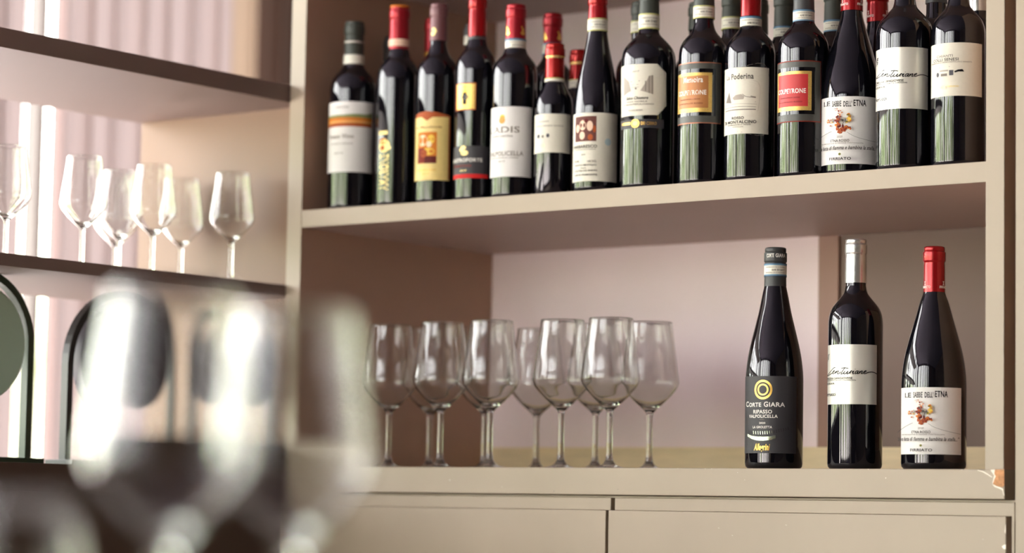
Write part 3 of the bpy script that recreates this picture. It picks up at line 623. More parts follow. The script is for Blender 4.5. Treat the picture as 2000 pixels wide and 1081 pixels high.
                 ('line', [(18.1, 127.3), (23.7, 129.0), (23.8, 130.3), (20.4, 129.1), (18.6, 126.5), (22.3, 126.2), (29.0, 128.0), (36.9, 129.1), (45.9, 128.6), (53.1, 127.5)], 1.05, 'black'),
                 ('text', 'F', -74.5, -61.8, 148.9, 154.6, 'ink', 0.3), ('text', 'F', -74.4, -64.0, 144.2, 149.1, 'ink', 0.3), ('text', 'ROMAGNA SANGIOVESE', -78.0, -1.8, 119.0, 122.1, 'ink2'),
                 ('text', 'DENOMINAZIONE DI ORIGINE', -77.8, 5.3, 116.7, 118.1, 'ink2'), ('text', 'RISERVA', -77.6, -40.7, 112.1, 114.9, 'ink2'),
                 ('text', 'Ferrucci', -76.9, -37.8, 95.2, 100.1, 'ink')],
         'kind': 'bord',
         'H': 0.29610000000000003,
         'rn': 0.0148,
         'cb': 252,
         'cap': 'cap_silver'},
 'b16': {'X': 1.1205,
         'Y': 0.055,
         'R': 0.0359,
         'ang': -61.8,
         'els': [('rect', -82.2, 59.0, 93.6, 164.9, 'paper_cream'), ('text', 'CHIANTI', -51.4, -11.6, 145.9, 149.3, 'greyt'), ('text', 'COLLI SENESI', -63.6, 0.3, 140.9, 144.7, 'ink2'),
                 ('text', 'DENOMINAZIONE DI ORIGINE CONTROLLATA E GARANTITA', -72.3, 29.4, 138.3, 140.0, 'greyt'), ('line', [(-43.3, 132.4), (-18.1, 133.0)], 0.6, 'ink2'),
                 ('disc', -47.8, 123.1, 2.44, 3.08, 'slate'), ('rect', -41.8, -21.5, 126.8, 128.8, 'greyp'), ('rect', -38.9, -23.8, 120.6, 124.0, 'greyt'),
                 ('rect', -19.2, -10.3, 121.2, 128.1, 'slate'), ('poly', [(-8.2, 126.5), (-0.7, 128.5), (8.9, 129.2), (12.2, 125.8), (0.4, 125.8), (-7.1, 124.5)], 'ink'),
                 ('disc', -30.9, 105.5, 2.79, 2.73, 'yellowlt'), ('text', 'COLLI', -47.7, -34.7, 104.7, 106.8, 'yellowlt'), ('text', 'SENESI', -23.7, 0.5, 105.4, 107.4, 'goldpale')],
         'kind': 'bord',
         'H': 0.28750000000000003,
         'rn': 0.0142,
         'cb': 255,
         'cap': 'cap_darkgreen',
         'band': (238, 254, 'docg')},
 'b8': {'X': 0.4306, 'Y': 0.14, 'R': 0.0285, 'ang': -53.8, 'els': [], 'kind': 'half', 'H': 0.235, 'rn': 0.014, 'cb': 189.0, 'cap': 'cap_red2', 'band': (171, 189, 'docg'), 'capgold': 214},
 'b6': {'X': 0.3612, 'Y': 0.165, 'R': 0.0345, 'ang': -53.3, 'els': [], 'kind': 'bord', 'H': 0.302, 'rn': 0.0145, 'cb': 255.0, 'cap': 'cap_crimson', 'band': (236, 255, 'doc'), 'capmark2': 262},
 'r2': {'X': 0.0268, 'Y': 0.18, 'R': 0.034, 'ang': -49.9, 'els': [], 'kind': 'bord', 'H': 0.299, 'rn': 0.0145, 'cb': 250, 'cap': 'cap_charcoal'},
 'r3': {'X': 0.1296, 'Y': 0.16, 'R': 0.033, 'ang': -50.7, 'els': [], 'kind': 'bord', 'H': 0.316, 'rn': 0.0145, 'cb': 253, 'cap': 'cap_crimson', 'capgoldband': 258},
 'r4': {'X': 0.2059, 'Y': 0.165, 'R': 0.034, 'ang': -51.6, 'els': [], 'kind': 'bord', 'H': 0.3, 'rn': 0.0145, 'cb': 284, 'cap': 'cap_charcoal', 'band': (266, 284, 'plain')},
 'r10': {'X': 0.5335, 'Y': 0.155, 'R': 0.037, 'ang': -55.1, 'els': [], 'kind': 'bord', 'H': 0.301, 'rn': 0.0145, 'cb': 271, 'cap': 'cap_darkgreen', 'band': (253, 271, 'docg')},
 'r11': {'X': 0.6066, 'Y': 0.2, 'R': 0.036, 'ang': -56.3, 'els': [], 'kind': 'bord', 'H': 0.3, 'rn': 0.0145, 'cb': 258, 'cap': 'cap_darkgreen'},
 'r115': {'X': 0.6991, 'Y': 0.15, 'R': 0.036, 'ang': -57.0, 'els': [], 'kind': 'bord', 'H': 0.297, 'rn': 0.0148, 'cb': 260, 'cap': 'cap_darkgreen', 'band': (242, 260, 'docg')},
 'r12': {'X': 0.7028, 'Y': 0.215, 'R': 0.034, 'ang': -57.6, 'els': [], 'kind': 'bord', 'H': 0.297, 'rn': 0.0145, 'cb': 245, 'cap': 'cap_darkgreen'},
 'r125': {'X': 0.7887, 'Y': 0.15, 'R': 0.0355, 'ang': -58.1, 'els': [], 'kind': 'bord', 'H': 0.288, 'rn': 0.0148, 'cb': 238, 'cap': 'cap_darkgreen', 'band': (219, 238, 'doc'), 'capgoldband': 283},
 'r135': {'X': 0.8722, 'Y': 0.15, 'R': 0.036, 'ang': -59.2, 'els': [], 'kind': 'bord', 'H': 0.287, 'rn': 0.0147, 'cb': 239, 'cap': 'cap_darkgreen', 'band': (221, 239, 'doc')},
 'r145': {'X': 0.9247, 'Y': 0.18, 'R': 0.0415, 'ang': -60.1, 'els': [], 'kind': 'burg2', 'H': 0.286, 'rn': 0.0151, 'cb': 236, 'cap': 'cap_red', 'captext': ('FIRRIATO', 244, 3.2)},
 'r155': {'X': 1.0407, 'Y': 0.14, 'R': 0.036, 'ang': -61.3, 'els': [], 'kind': 'bord', 'H': 0.29, 'rn': 0.0148, 'cb': 245, 'cap': 'cap_charcoal'},
 'r165': {'X': 1.0975, 'Y': 0.155, 'R': 0.036, 'ang': -62.2, 'els': [], 'kind': 'bord', 'H': 0.29, 'rn': 0.0152, 'cb': 230, 'cap': 'cap_silver'}}
GL = [(758, (0.1365, 0.06), 'stemmed glass leftmost in the group on the cabinet top'), (859, (0.2469, 0.05), 'stemmed glass second in the front row from the left on the cabinet top'), (838, (0.1444, 0.15), 'stemmed glass behind, its stem just left of the second front glass'), (956, (0.3406, 0.052), 'stemmed glass third in the front row from the left, overlapping one behind'), (945, (0.2571, 0.145), 'stemmed glass behind the third front glass, stems touching in the view'), (1047, (0.2974, 0.225), 'stemmed glass of the back row left of the two tallest looking glasses'), (1095, (0.4519, 0.08), 'stemmed glass fourth in the front row from the left on the cabinet top'), (1162, (0.4458, 0.175), 'stemmed glass of the back row between the two rightmost front glasses'), (1190, (0.5399, 0.08), 'stemmed glass with the largest and sharpest bowl on the cabinet top'), (1268, (0.5483, 0.17), 'stemmed glass standing rightmost in the group on the cabinet top')]
# ------------------------------------------------------------------ room shell (mostly outside the frame; it shapes the light and the reflections)
PLASTER = mat('warm_plaster', srgb(190,172,160), .8, noise=.04, nscale=2)
DARKW = mat('dark_brown_wood', srgb(62,44,34), .6, noise=.1, nscale=6, stretch=(1, 1, .1))
CEIL = mat('ceiling_paint', srgb(104,98,112), .8, noise=.02, nscale=2)
FLOORM = mat('dark_floor', srgb(168,146,128), .5, noise=.12, nscale=5)
FRAMEM = mat('window_frame_paint', srgb(70,60,56), .5, noise=.03, nscale=6)
XL, XR, YF, YB, ZF, ZC = -1.9, 4.2, -4.6, 2.4, -0.95, 1.75
XW=2.1
floor = struct(box_obj('floor', (XL-.1, YF-.1, ZF-.1), (XR+.1, YB+.1, ZF), FLOORM, bevel=0))
struct(box_obj('ceiling', (XL-.1, YF-.1, ZC), (XR+.1, YB+.1, ZC+.1), CEIL, bevel=0))
struct(box_obj('wall_back', (XL-.1, YB, ZF), (XR+.1, YB+.1, ZC), PLASTER, bevel=0))
struct(box_obj('wall_right', (XR, YF, ZF), (XR+.1, YB, ZC), DARKW, bevel=0))
# front wall: solid from behind the camera to the right, glazed on its left part; left wall glazed up to Y 1.95
struct(box_obj('wall_front', (XW, YF-.1, ZF), (XR+.1, YF, ZC), DARKW, bevel=0))
struct(box_obj('wall_left', (XL-.1, 2.055, ZF), (XL, YB, ZC), DARKW, bevel=0))
PANE = bpy.data.materials.new('window_pane'); PANE.use_nodes = True
_n = PANE.node_tree; _n.nodes.clear()
_o = _n.nodes.new('ShaderNodeOutputMaterial'); _mx = _n.nodes.new('ShaderNodeMixShader'); _t = _n.nodes.new('ShaderNodeBsdfTransparent'); _g = _n.nodes.new('ShaderNodeBsdfGlossy')
_g.inputs['Roughness'].default_value = .0; _mx.inputs[0].default_value = .06
_n.links.new(_t.outputs[0], _mx.inputs[1]); _n.links.new(_g.outputs[0], _mx.inputs[2]); _n.links.new(_mx.outputs[0], _o.inputs[0])
def window(n, axis, c0, c1, fixed, nm):
    """a tall glazed unit between c0 and c1: rails, stiles and mullions round panes"""
    r = root('window_%d' % nm, (0, 0, 0), 0, '', ''); del r['label']; del r['category']; struct(r)
    z0, z1 = ZF, ZC
    def bar(nmz, a, b, za, zb, t=.05, mm=FRAMEM):
        if axis == 'y': return box_obj(nmz, (fixed-.05-t/2, a, za), (fixed-.05+t/2, b, zb), mm, r, bevel=0)
        return box_obj(nmz, (a, fixed-.05-t/2, za), (b, fixed-.05+t/2, zb), mm, r, bevel=0)
    w = (c1-c0)/n
    bar('window_rail', c0, c1, z0, z0+.12); bar('window_rail', c0, c1, z1-.10, z1)
    for i in range(n+1):
        c = c0+w*i; bar('window_stile', max(c0, c-.011), min(c1, c+.011), z0+.12, z1-.10)
    for i in range(n): bar('window_pane', c0+w*i+.011, c0+w*(i+1)-.011, z0+.12, z1-.10, .004, PANE)
window(8, 'y', -4.6, 2.055, XL, 1)
window(8, 'x', XL, XW, YF, 2)

def curtain_material(name, col, tr, amount):
    m = bpy.data.materials.new(name); m.use_nodes = True; n = m.node_tree; n.nodes.clear()
    o = n.nodes.new('ShaderNodeOutputMaterial'); a = n.nodes.new('ShaderNodeMixShader')
    d = n.nodes.new('ShaderNodeBsdfDiffuse'); t = n.nodes.new('ShaderNodeBsdfTranslucent')
    w = n.nodes.new('ShaderNodeTexWave'); w.inputs['Scale'].default_value = 90; w.inputs['Distortion'].default_value = 1.5
    w.bands_direction = 'Z'; tc = n.nodes.new('ShaderNodeTexCoord'); n.links.new(tc.outputs['Object'], w.inputs[0])
    mx = n.nodes.new('ShaderNodeMixRGB'); n.links.new(w.outputs['Fac'], mx.inputs[0])
    mx.inputs[1].default_value = (*[c*.9 for c in tr], 1); mx.inputs[2].default_value = (*tr, 1)
    d.inputs[0].default_value = (*col, 1); n.links.new(mx.outputs[0], t.inputs[0]); a.inputs[0].default_value = amount
    n.links.new(d.outputs[0], a.inputs[1]); n.links.new(t.outputs[0], a.inputs[2]); n.links.new(a.outputs[0], o.inputs[0])
    return m
CUR_PINK = curtain_material('sheer_pink_cloth', srgb(176,152,148), (.135, .114, .113), .5)
CUR_MAUVE = curtain_material('mauve_cloth', srgb(92,86,102), (.06, .052, .066), .5)
CUR_DARK = curtain_material('dark_brown_cloth', srgb(70,48,40), (.03, .02, .016), .4)
CUR_TAN = curtain_material('tan_cloth', srgb(176,152,134), (.13, .10, .075), .5)
def curtain(axis, c0, c1, fixed, m, label, pitch=.085, amp=.022, z0=ZF+.03, z1=ZC-.02):
    n = max(8, int((c1-c0)/pitch*8)); bm = bmesh.new(); rows = []
    zs = [z0, (z0+z1)/2, z1]
    for z in zs:
        row = []
        for i in range(n+1):
            c = c0+(c1-c0)*i/n; ph = 2*pi*c/pitch
            d = amp*sin(ph)+amp*.35*sin(ph*.37+z*.6)
            cc = c+.012*sin(ph*2+.5)
            row.append(bm.verts.new((fixed+d, cc, z) if axis == 'y' else (cc, fixed+d, z)))
        rows.append(row)
    for a, b in zip(rows, rows[1:]):
        for i in range(n): bm.faces.new((a[i], a[i+1], b[i+1], b[i]))
    o = mesh_obj('curtain', bm, m, None, True)
    md = o.modifiers.new('thickness', 'SOLIDIFY'); md.thickness = .0012
    o.modifiers.remove(md)
    return tag(o, label, 'curtain')
cx = XL+.16
curtain('y', 1.078, 1.66, cx, CUR_PINK, 'sheer pink pleated curtain seen behind the leftmost glasses', .083)
curtain('y', .70, .980, cx, CUR_PINK, 'sheer pink curtain at the left edge of the photo, left of the bright gap', .075)
curtain('y', 1.66, 1.76, cx, CUR_TAN, 'tan curtain next to the dark wall, upper left compartment', .10)
curtain('y', 1.77, 2.02, cx, CUR_DARK, 'dark brown curtain at the end of the window wall', .10)
# the rest of the window wall and the front windows, seen only as stripes mirrored in the bottles
for k, (a, b) in enumerate([(-4.5, -4.1), (-3.55, -3.35), (-2.5, -2.3), (-.6, -.45)]):
    curtain('y', a, b, cx, CUR_MAUVE, 'mauve curtain on the window wall out of frame, bunched between the panes', .11, .03)
for k, (a, b) in enumerate([(-1.7, -1.45), (-1.15, -1.05), (-.62, -.45), (-.2, -.13), (.14, .30), (.50, .64), (.72, .80), (.92, 1.10), (1.22, 1.34), (1.42, 1.70), (1.76, 2.06)]):
    curtain('x', a, b, YF+.16, CUR_MAUVE, 'mauve curtain on the front windows out of frame, bunched between the panes', .11, .03)
_ord = 'first second third fourth fifth sixth seventh eighth ninth tenth eleventh twelfth thirteenth fourteenth fifteenth sixteenth'.split()
for k, o in enumerate([o for o in C.objects if o.name.startswith('curtain') and 'out of frame' in o.get('label', '')]):
    o['label'] = 'mauve curtain bunched between window panes out of frame, %s from the far left' % _ord[k]
    o['group'] = 'curtains out of frame'
PULL = mat('cord_plastic', srgb(150,130,110), .5)

# ------------------------------------------------------------------ main shelving unit
T = 0.0269; W = 1.1906; D = 0.488
unit = root('shelving_unit', (0, 0, 0), 0, 'beige painted bar shelving unit holding the wine bottles and glasses', 'shelf')
L = lambda *a, **k: box_obj(*a, parent=unit, **k)
def banded(nm, lo, hi, m, add=None):  # core and front strip are one paint, toned apart for shade and light
    add = add or L
    add(nm, (lo[0], lo[1]+.0016, lo[2]), hi, m, bevel=0)
    e_ = add('lit_edge_band', lo, (hi[0], lo[1]+.0016, hi[2]), PAINT, bevel=.0004); e_['label'] = 'beige front edge, split off to carry the lit tone'
banded('side_panel', (-.030, 0, 0), (0, D, 1.75), PANEL_SHADE)
banded('side_panel', (W, 0, 0), (W+.0265, D, 1.75), PANEL_SHADE)
banded('shelf_board', (0, .0006, .4-T), (W, D, .4), PAINT_IN)
banded('shelf_board', (0, .0006, .773), (W, D, .8), PAINT_IN)
banded('shelf_board', (0, .0006, 1.15), (W, D, 1.177), PAINT_IN)
bp_ = L('back_panel', (-.02, D, .4), (W+.01, D+.016, 1.75), MAUVE)
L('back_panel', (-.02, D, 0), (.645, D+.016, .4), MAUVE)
b2 = L('back_panel', (.683, D+.004, 0), (W+.01, D+.016, .4), MAUVE_SHADE); b2['label'] = 'back panel with shade painted in, at the right of the lower bay'
tr_ = L('shade_edge_strip', (.645, D-.0005, .0), (.681, D+.012, .4-T), SHADE_EDGE); tr_['label'] = 'reddish brown strip at the edge of the painted shade'
up_ = L('upstand', (0, D-.012, 0), (W, D-.0005, .0437), WOOD); up_['label'] = 'low oak coloured upstand along the back'

base = root('base_cabinet', (0, 0, ZF), 0, 'beige base cabinet with doors under the shelving, chipped at the right corner', 'cabinet')
def B(nm, lo, hi, m, **k):
    o = box_obj(nm, lo, hi, m, **k); o.parent = base; o.location.z -= ZF; return o
wt = root('worktop', (0, 0, -.0384), 0, 'thick beige cabinet top with chipped right corner under the three lone bottles', 'worktop')
def K(nm, lo, hi, m, **k):
    o = box_obj(nm, lo, hi, m, **k); o.parent = wt; o.location.z += .0384; return o
K('top_slab', (-.030, -.0012, -.0384), (1.2190, D+.02, 0), PAINT, bevel=.0011)
def patch(name, pts, m, y=-.0012, th=.0006, label=None, parent=wt, dz=.0384):
    """small irregular chip or flake lying on the front face (X, Z outline)"""
    bm = bmesh.new()
    f = bm.faces.new([bm.verts.new((x, y-th, z+dz)) for x, z in pts])
    r = bmesh.ops.extrude_face_region(bm, geom=[f])
    for v in r['geom']:
        if isinstance(v, bmesh.types.BMVert): v.co.y += th+.0004
    bmesh.ops.recalc_face_normals(bm, faces=bm.faces)
    o = mesh_obj(name, bm, m, parent)
    if label: o['label'] = label
    return o
patch('chipped_spot', [(1.2055,-.0004),(1.2185,-.0004),(1.2188,-.0205),(1.2165,-.0228),(1.2130,-.0222),(1.2080,-.0212),(1.2028,-.0188),(1.2048,-.0130),(1.2068,-.0090),(1.2048,-.0060)], CHIP, label='bare orange chipboard where the paint has broken off')
patch('chip_edge', [(1.1990,-.0006),(1.2055,-.0004),(1.2050,-.006),(1.2072,-.009),(1.2050,-.013),(1.2030,-.018),(1.2020,-.0182),(1.2035,-.012),(1.2045,-.008),(1.2015,-.004)], CHIPW, th=.0004)
patch('chip_edge', [(1.2020,-.0190),(1.2070,-.0216),(1.2130,-.0232),(1.2170,-.0250),(1.2190,-.034),(1.2180,-.033),(1.2160,-.0265),(1.2110,-.0245),(1.2050,-.0225)], CHIPW, th=.0004)
patch('scratch', [(1.181,-.0008),(1.190,-.0030),(1.197,-.0068),(1.2015,-.0098),(1.2008,-.0104),(1.195,-.0072),(1.188,-.0036),(1.180,-.0014)], CHIPW, th=.0003)
for i in range(16):
    xx = random.choice([random.uniform(.25, 1.18), random.uniform(.7, 1.1)]); zz = random.choice([-.0006, random.uniform(-.036, -.002)]); s = random.uniform(.0004, .0009)
    patch('paint_fleck', [(xx-s, zz), (xx+s*.3, zz+s*.5 if zz < -.001 else zz), (xx+s, zz-s*.3), (xx, zz-s*.9)], CHIPW if random.random() < .75 else MATS['slate'], th=.0002)

B('carcass', (-.030, .030, ZF), (W+.044, D, -.0384), PAINT_IN)
B('end_frame', (W+.0385, -.0008, ZF), (W+.0425, .030, -.0418), PAINT)
B('top_rail', (-.030, .006, -.0600), (.5965, .030, -.0425), PAINT)
B('top_rail', (.6035, .006, -.0600), (W+.0375, .030, -.0425), PAINT)
B('shadow_rail', (-.030, .012, -.0425), (W+.038, .030, -.0392), PAINT)
for a, b in ((-.030, .5895), (.5945, W+.0280)):
    B('door', (a, .0035, ZF+.08), (b, .026, -.0603), PAINT)
def door_mark(pts, m):
    patch('paint_fleck', pts, m, y=.0035, th=.0002, parent=base, dz=-ZF)
door_mark([(1.2178,-.074),(1.2186,-.070),(1.2186,-.082),(1.2170,-.080)], CHIPW)
door_mark([(1.2130,-.0985),(1.2160,-.0965),(1.2186,-.0960),(1.2186,-.1020),(1.2150,-.1015)], CHIPW)
for i in range(8):
    xx = random.uniform(.3, 1.2); zz = random.uniform(-.11, -.064); s = random.uniform(.0003, .0007)
    door_mark([(xx-s*2, zz), (xx+s*2, zz-s), (xx+s*2, zz-s*1.5), (xx-s*1.8, zz-s*.6)], CHIPW if i % 2 else MATS['greyp'])
nxt = box_obj('end_panel', (W+.0430, 0, ZF), (W+.42, .05, 1.75), PAINT)
tag(nxt, 'tall beige end panel right of the shelving, beyond a dark gap', 'panel')
gp = box_obj('gap_shade_strip', (W+.0275, .11, -.036), (W+.0425, .125, 1.75), GAPB); tag(gp, 'added dark strip standing in for shade in the gap right of the shelves', 'panel')  # no real part: dark colour imitates the shade deep in the gap

# ------------------------------------------------------------------ open wing running towards the room on the left
wing = root('wing_shelf', (-.22, -.6, -.05), 0, 'open beige shelving wing at the left, seen from below, with blurred glasses', 'shelf')
def Wg(nm, lo, hi, m, **k):
    o = box_obj(nm, lo, hi, m, **k); o.parent = wing; o.location -= Vector((-.22, -.6, -.05)); return o
y0 = -1.25
Wg('shelf_board', (-.405, y0, .573), (-.0315, .0435, .601), WING_SHADE)
Wg('shelf_board', (-.405, y0, .266), (-.0315, .0435, .284), WING_SHADE)
Wg('shelf_board', (-.405, y0, -.048), (-.0315, .0435, -.008), DARKW)
Wg('end_board', (-.403, .044, -.048), (-.0315, .060, .585), PANEL_TAN)
for xx in (-.405, -.0615):
    Wg('upright', (xx, y0-.02, -.9), (xx+.03, y0, 1.1), PAINT_IN)
Wg('end_board', (-.175, .30, .601), (-.03, .318, 1.75), GAPB)
Wg('base_carcass', (-.40, y0, ZF), (-.040, .043, -.048), DARKW)

# ------------------------------------------------------------------ bottles
def bottle_profile(kind, R, rn, H):
    k = 1000
    if kind == 'bord': pts = [(0, .0045), (R*.55, .0035), (R*.80, 0), (R-.0035, .0008), (R-.0010, .0035), (R, .008), (R, .625*H), (R*.992, .645*H), (R*.955, .672*H), (R*.87, .697*H), (R*.73, .720*H), (R*.57, .742*H), (rn+.0022, .765*H), (rn, .795*H)]
    elif kind == 'half': pts = [(0, .004), (R*.8, 0), (R-.003, .0008), (R, .007), (R, .585*H), (R*.985, .61*H), (R*.92, .65*H), (R*.77, .685*H), (rn+.0025, .735*H), (rn, .77*H)]
    elif kind == 'burg': pts = [(0, .0045), (R*.8, 0), (R-.004, .0008), (R-.001, .004), (R, .009), (R, .40*H), (R*.985, .44*H), (R*.93, .50*H), (R*.84, .56*H), (R*.70, .635*H), (R*.56, .71*H), (R*.455, .78*H), (rn, .84*H), (rn, .86*H)]
    else: pts = [(0, .0045), (R*.8, 0), (R-.004, .0008), (R-.001, .004), (R, .009), (R, .37*H), (R*.985, .42*H), (R*.94, .475*H), (R*.86, .535*H), (R*.73, .605*H), (R*.58, .68*H), (R*.455, .745*H), (rn+.0012, .79*H), (rn-.0003, .83*H)]
    # smooth the shoulder
    out = []
    i0 = next(i for i, p in enumerate(pts) if abs(p[0]-R) < 1e-9 and p[1] > .05)
    out = pts[:i0+1]; Q = pts[i0:]
    Q = [Q[0]]+Q+[Q[-1]]
    for i in range(1, len(Q)-2):
        for j in range(1, 5):
            t = j/4; p0, p1, p2, p3 = Q[i-1:i+3]
            out.append(tuple(.5*((2*p1[c])+(-p0[c]+p2[c])*t+(2*p0[c]-5*p1[c]+4*p2[c]-p3[c])*t*t+(-p0[c]+3*p1[c]-3*p2[c]+p3[c])*t**3) for c in (0, 1)))
    out += [(rn-.0008, H-.004), (rn-.0012, H-.002), (0, H-.002)]
    return out
def band(parent, r, h0, h1, style):
    h0 /= 1000; h1 /= 1000; w = h1-h0; bm = bmesh.new()
    if style == 'plain': hs = [h0, h1]; ms = ['seal_paper']
    elif style == 'docg': hs = [h0, h0+.10*w, h1-.10*w, h1]; ms = ['seal_olive', 'seal_paper', 'seal_olive']
    else: hs = [h0, h0+.07*w, h0+.17*w, h1-.17*w, h1-.05*w, h1]; ms = ['seal_navy', 'seal_blue', 'seal_paper', 'seal_blue', 'seal_navy']
    n = 40; rows = [[bm.verts.new((r*cos(2*pi*i/n), r*sin(2*pi*i/n), h)) for i in range(n)] for h in hs]
    um = list(dict.fromkeys(ms))
    for k, (a, b) in enumerate(zip(rows, rows[1:])):
        for i in range(n):
            f = bm.faces.new((a[i], a[(i+1) % n], b[(i+1) % n], b[i])); f.material_index = um.index(ms[k])
    bmesh.ops.recalc_face_normals(bm, faces=bm.faces)
    o = mesh_obj('seal_band', bm, [MATS[x] for x in um], parent, True)
    if style != 'plain':
        w_ = Wrap(r); hh0, hh1 = h0*1000, h1*1000; q = hh1-hh0
        w_.text('DENOMINAZIONE DI ORIGINE', -55, 50, hh0+q*.66, hh0+q*.74, 'greyt')
        w_.text('AAB 0316417', -20, 50, hh0+q*.42, hh0+q*.56, 'ink2')
        w_.text('MINISTERO DELLE POLITICHE', -55, 50, hh0+q*.25, hh0+q*.33, 'greyt')
        w_.build('lettering', o)
    return o
def make_bottle(d, z, label, group):
    b = root('wine_bottle', (d['X'], d['Y'], z), radians(d['ang']+90), label, 'bottle', group)
    R, rn, H, cb = d['R'], d['rn'], d['H'], d['cb']/1000
    bm = bmesh.new(); lathe(bm, bottle_profile(d['kind'], R, rn-.0006, H), 72)
    mesh_obj('glass_body', bm, MATS['glass_black'], b, True)
    rc = rn
    cm = MATS[d['cap']]
    rl = rc+.0010
    if d['cap'] in ('cap_silver',): rl = rc+.0006
    lp = [(0, H), (rc-.0022, H), (rc-.0006, H-.0008), (rc-.0002, H-.0024), (rc-.0002, H-.0062), (rc-.0007, H-.0068), (rl-.0002, H-.0076), (rl, H-.0090), (rl, H-.0190), (rl-.0003, H-.0200), (rc-.0002, H-.0208), (rc-.0004, H-.0225), (rc, H-.026), (rc+.0004, cb), (rc-.0004, cb-.0001)]
    bm = bmesh.new(); lathe(bm, lp, 48)
    for e_ in bm.edges: e_.smooth = True
    cap = mesh_obj('capsule', bm, cm, b, True)
    md = cap.modifiers.new('edges', 'EDGE_SPLIT'); md.split_angle = radians(50)
    w = Wrap(rc+.0006)
    if 'captext' in d:
        t, h, s = d['captext']
        if t.startswith('CORTE'): w.R = rl+.0002; w.text('CORTE', -48, -8, h-s/2, h+s/2, 'whiteink'); w.text('GIARA', 0, 55, h-s/2, h+s/2, 'whiteink'); w.disc(-78, h, 1.1, 1.3, 'whiteink')
        else:
            for a in (-78, 28): w.text(t, a, a+58, h-s/2, h+s/2, 'whiteink'); w.text('I', a+22, a+26, h+s/2+1.2, h+s/2+6, 'whiteink'); w.line([(a+19, h+s/2+5.6), (a+29, h+s/2+5.6)], .8, 'whiteink'); w.line([(a+19, h+s/2+1.4), (a+29, h+s/2+1.4)], .8, 'whiteink')
    if 'capline' in d: w.rect(-88, 88, d['capline']-1.6, d['capline']+1.6, 'greyp'); w.text('RISERVA', -50, 40, d['capline']-1.2, d['capline']+1.2, 'whiteink')
    if 'capband' in d: w.rect(-85, 70, d['capband'][0], d['capband'][1], d['capband'][2])
    if 'capmark' in d: h = d['capmark']; w.disc(-32, h+4, 3.4, 2.6, 'goldpale'); w.disc(-36, h-3, 3.8, 3.2, 'goldpale'); w.disc(-22, h+1, 2.4, 3, 'goldpale')
    if 'capmark2' in d:
        for a in (-50, 42): h = d['capmark2']; w.disc(a, h, 4.2, 3, 'gold'); w.disc(a, h+4.5, 2.4, 3.4, 'gold'); w.disc(a-8, h+9, 1.3, 2, 'gold')
    if 'capgold' in d: h = d['capgold']; w.rect(-80, 80, h-.8, h+.8, 'gold'); w.text('CHIANTI', -60, 40, h-2.6, h+2.2, 'goldpale')
    if 'capgoldband' in d: h = d['capgoldband']; w.rect(-85, 85, h-2.5, h+2.5, 'gold')
    if w.v: w.build('capsule_print', cap)
    if 'captop' in d:
        bm = bmesh.new(); lathe(bm, [(0, H+.0006), (rc-.0006, H+.0006), (rc+.0001, H-.0004), (rc+.0001, H-.0026)], 40); o = mesh_obj('capsule_top', bm, MATS[d['captop']], b, True); o['label'] = 'orange top disc of the capsule'
    if 'shrink' in d:
        a, c = d['shrink']; bm = bmesh.new(); lathe(bm, [(rc+.0004, a/1000), (rc+.0002, c/1000)], 40); mesh_obj('neck_sleeve', bm, MATS['cap_charcoal'], b, True)
    if 'band' in d: band(b, rc+.0009, *d['band'])
    if d['cap'] == 'cap_black':   # long sleeve below the paper seal
        bm = bmesh.new(); lathe(bm, [(rc+.0005, .252), (rc+.0003, .268)], 40); mesh_obj('capsule_skirt', bm, cm, b, True)
    # labels: the first element (or every big sheet) is the paper, the rest is print
    if d['els']:
        lab = Wrap(R); pr = Wrap(R); first = True
        for i, el in enumerate(d['els']):
            kind_, a = el[0], el[1:]
            tgt = lab if (first and kind_ in ('rect', 'poly')) else pr
            first = False
            if tgt is pr and pr.lay == 0: pr.lay = 2
            getattr(tgt, kind_)(*a)
        if lab.v:
            lo = lab.build('label', b)
            if pr.v: pr.build('label_print', lo)
        elif pr.v: pr.build('label_print', b)
    return b

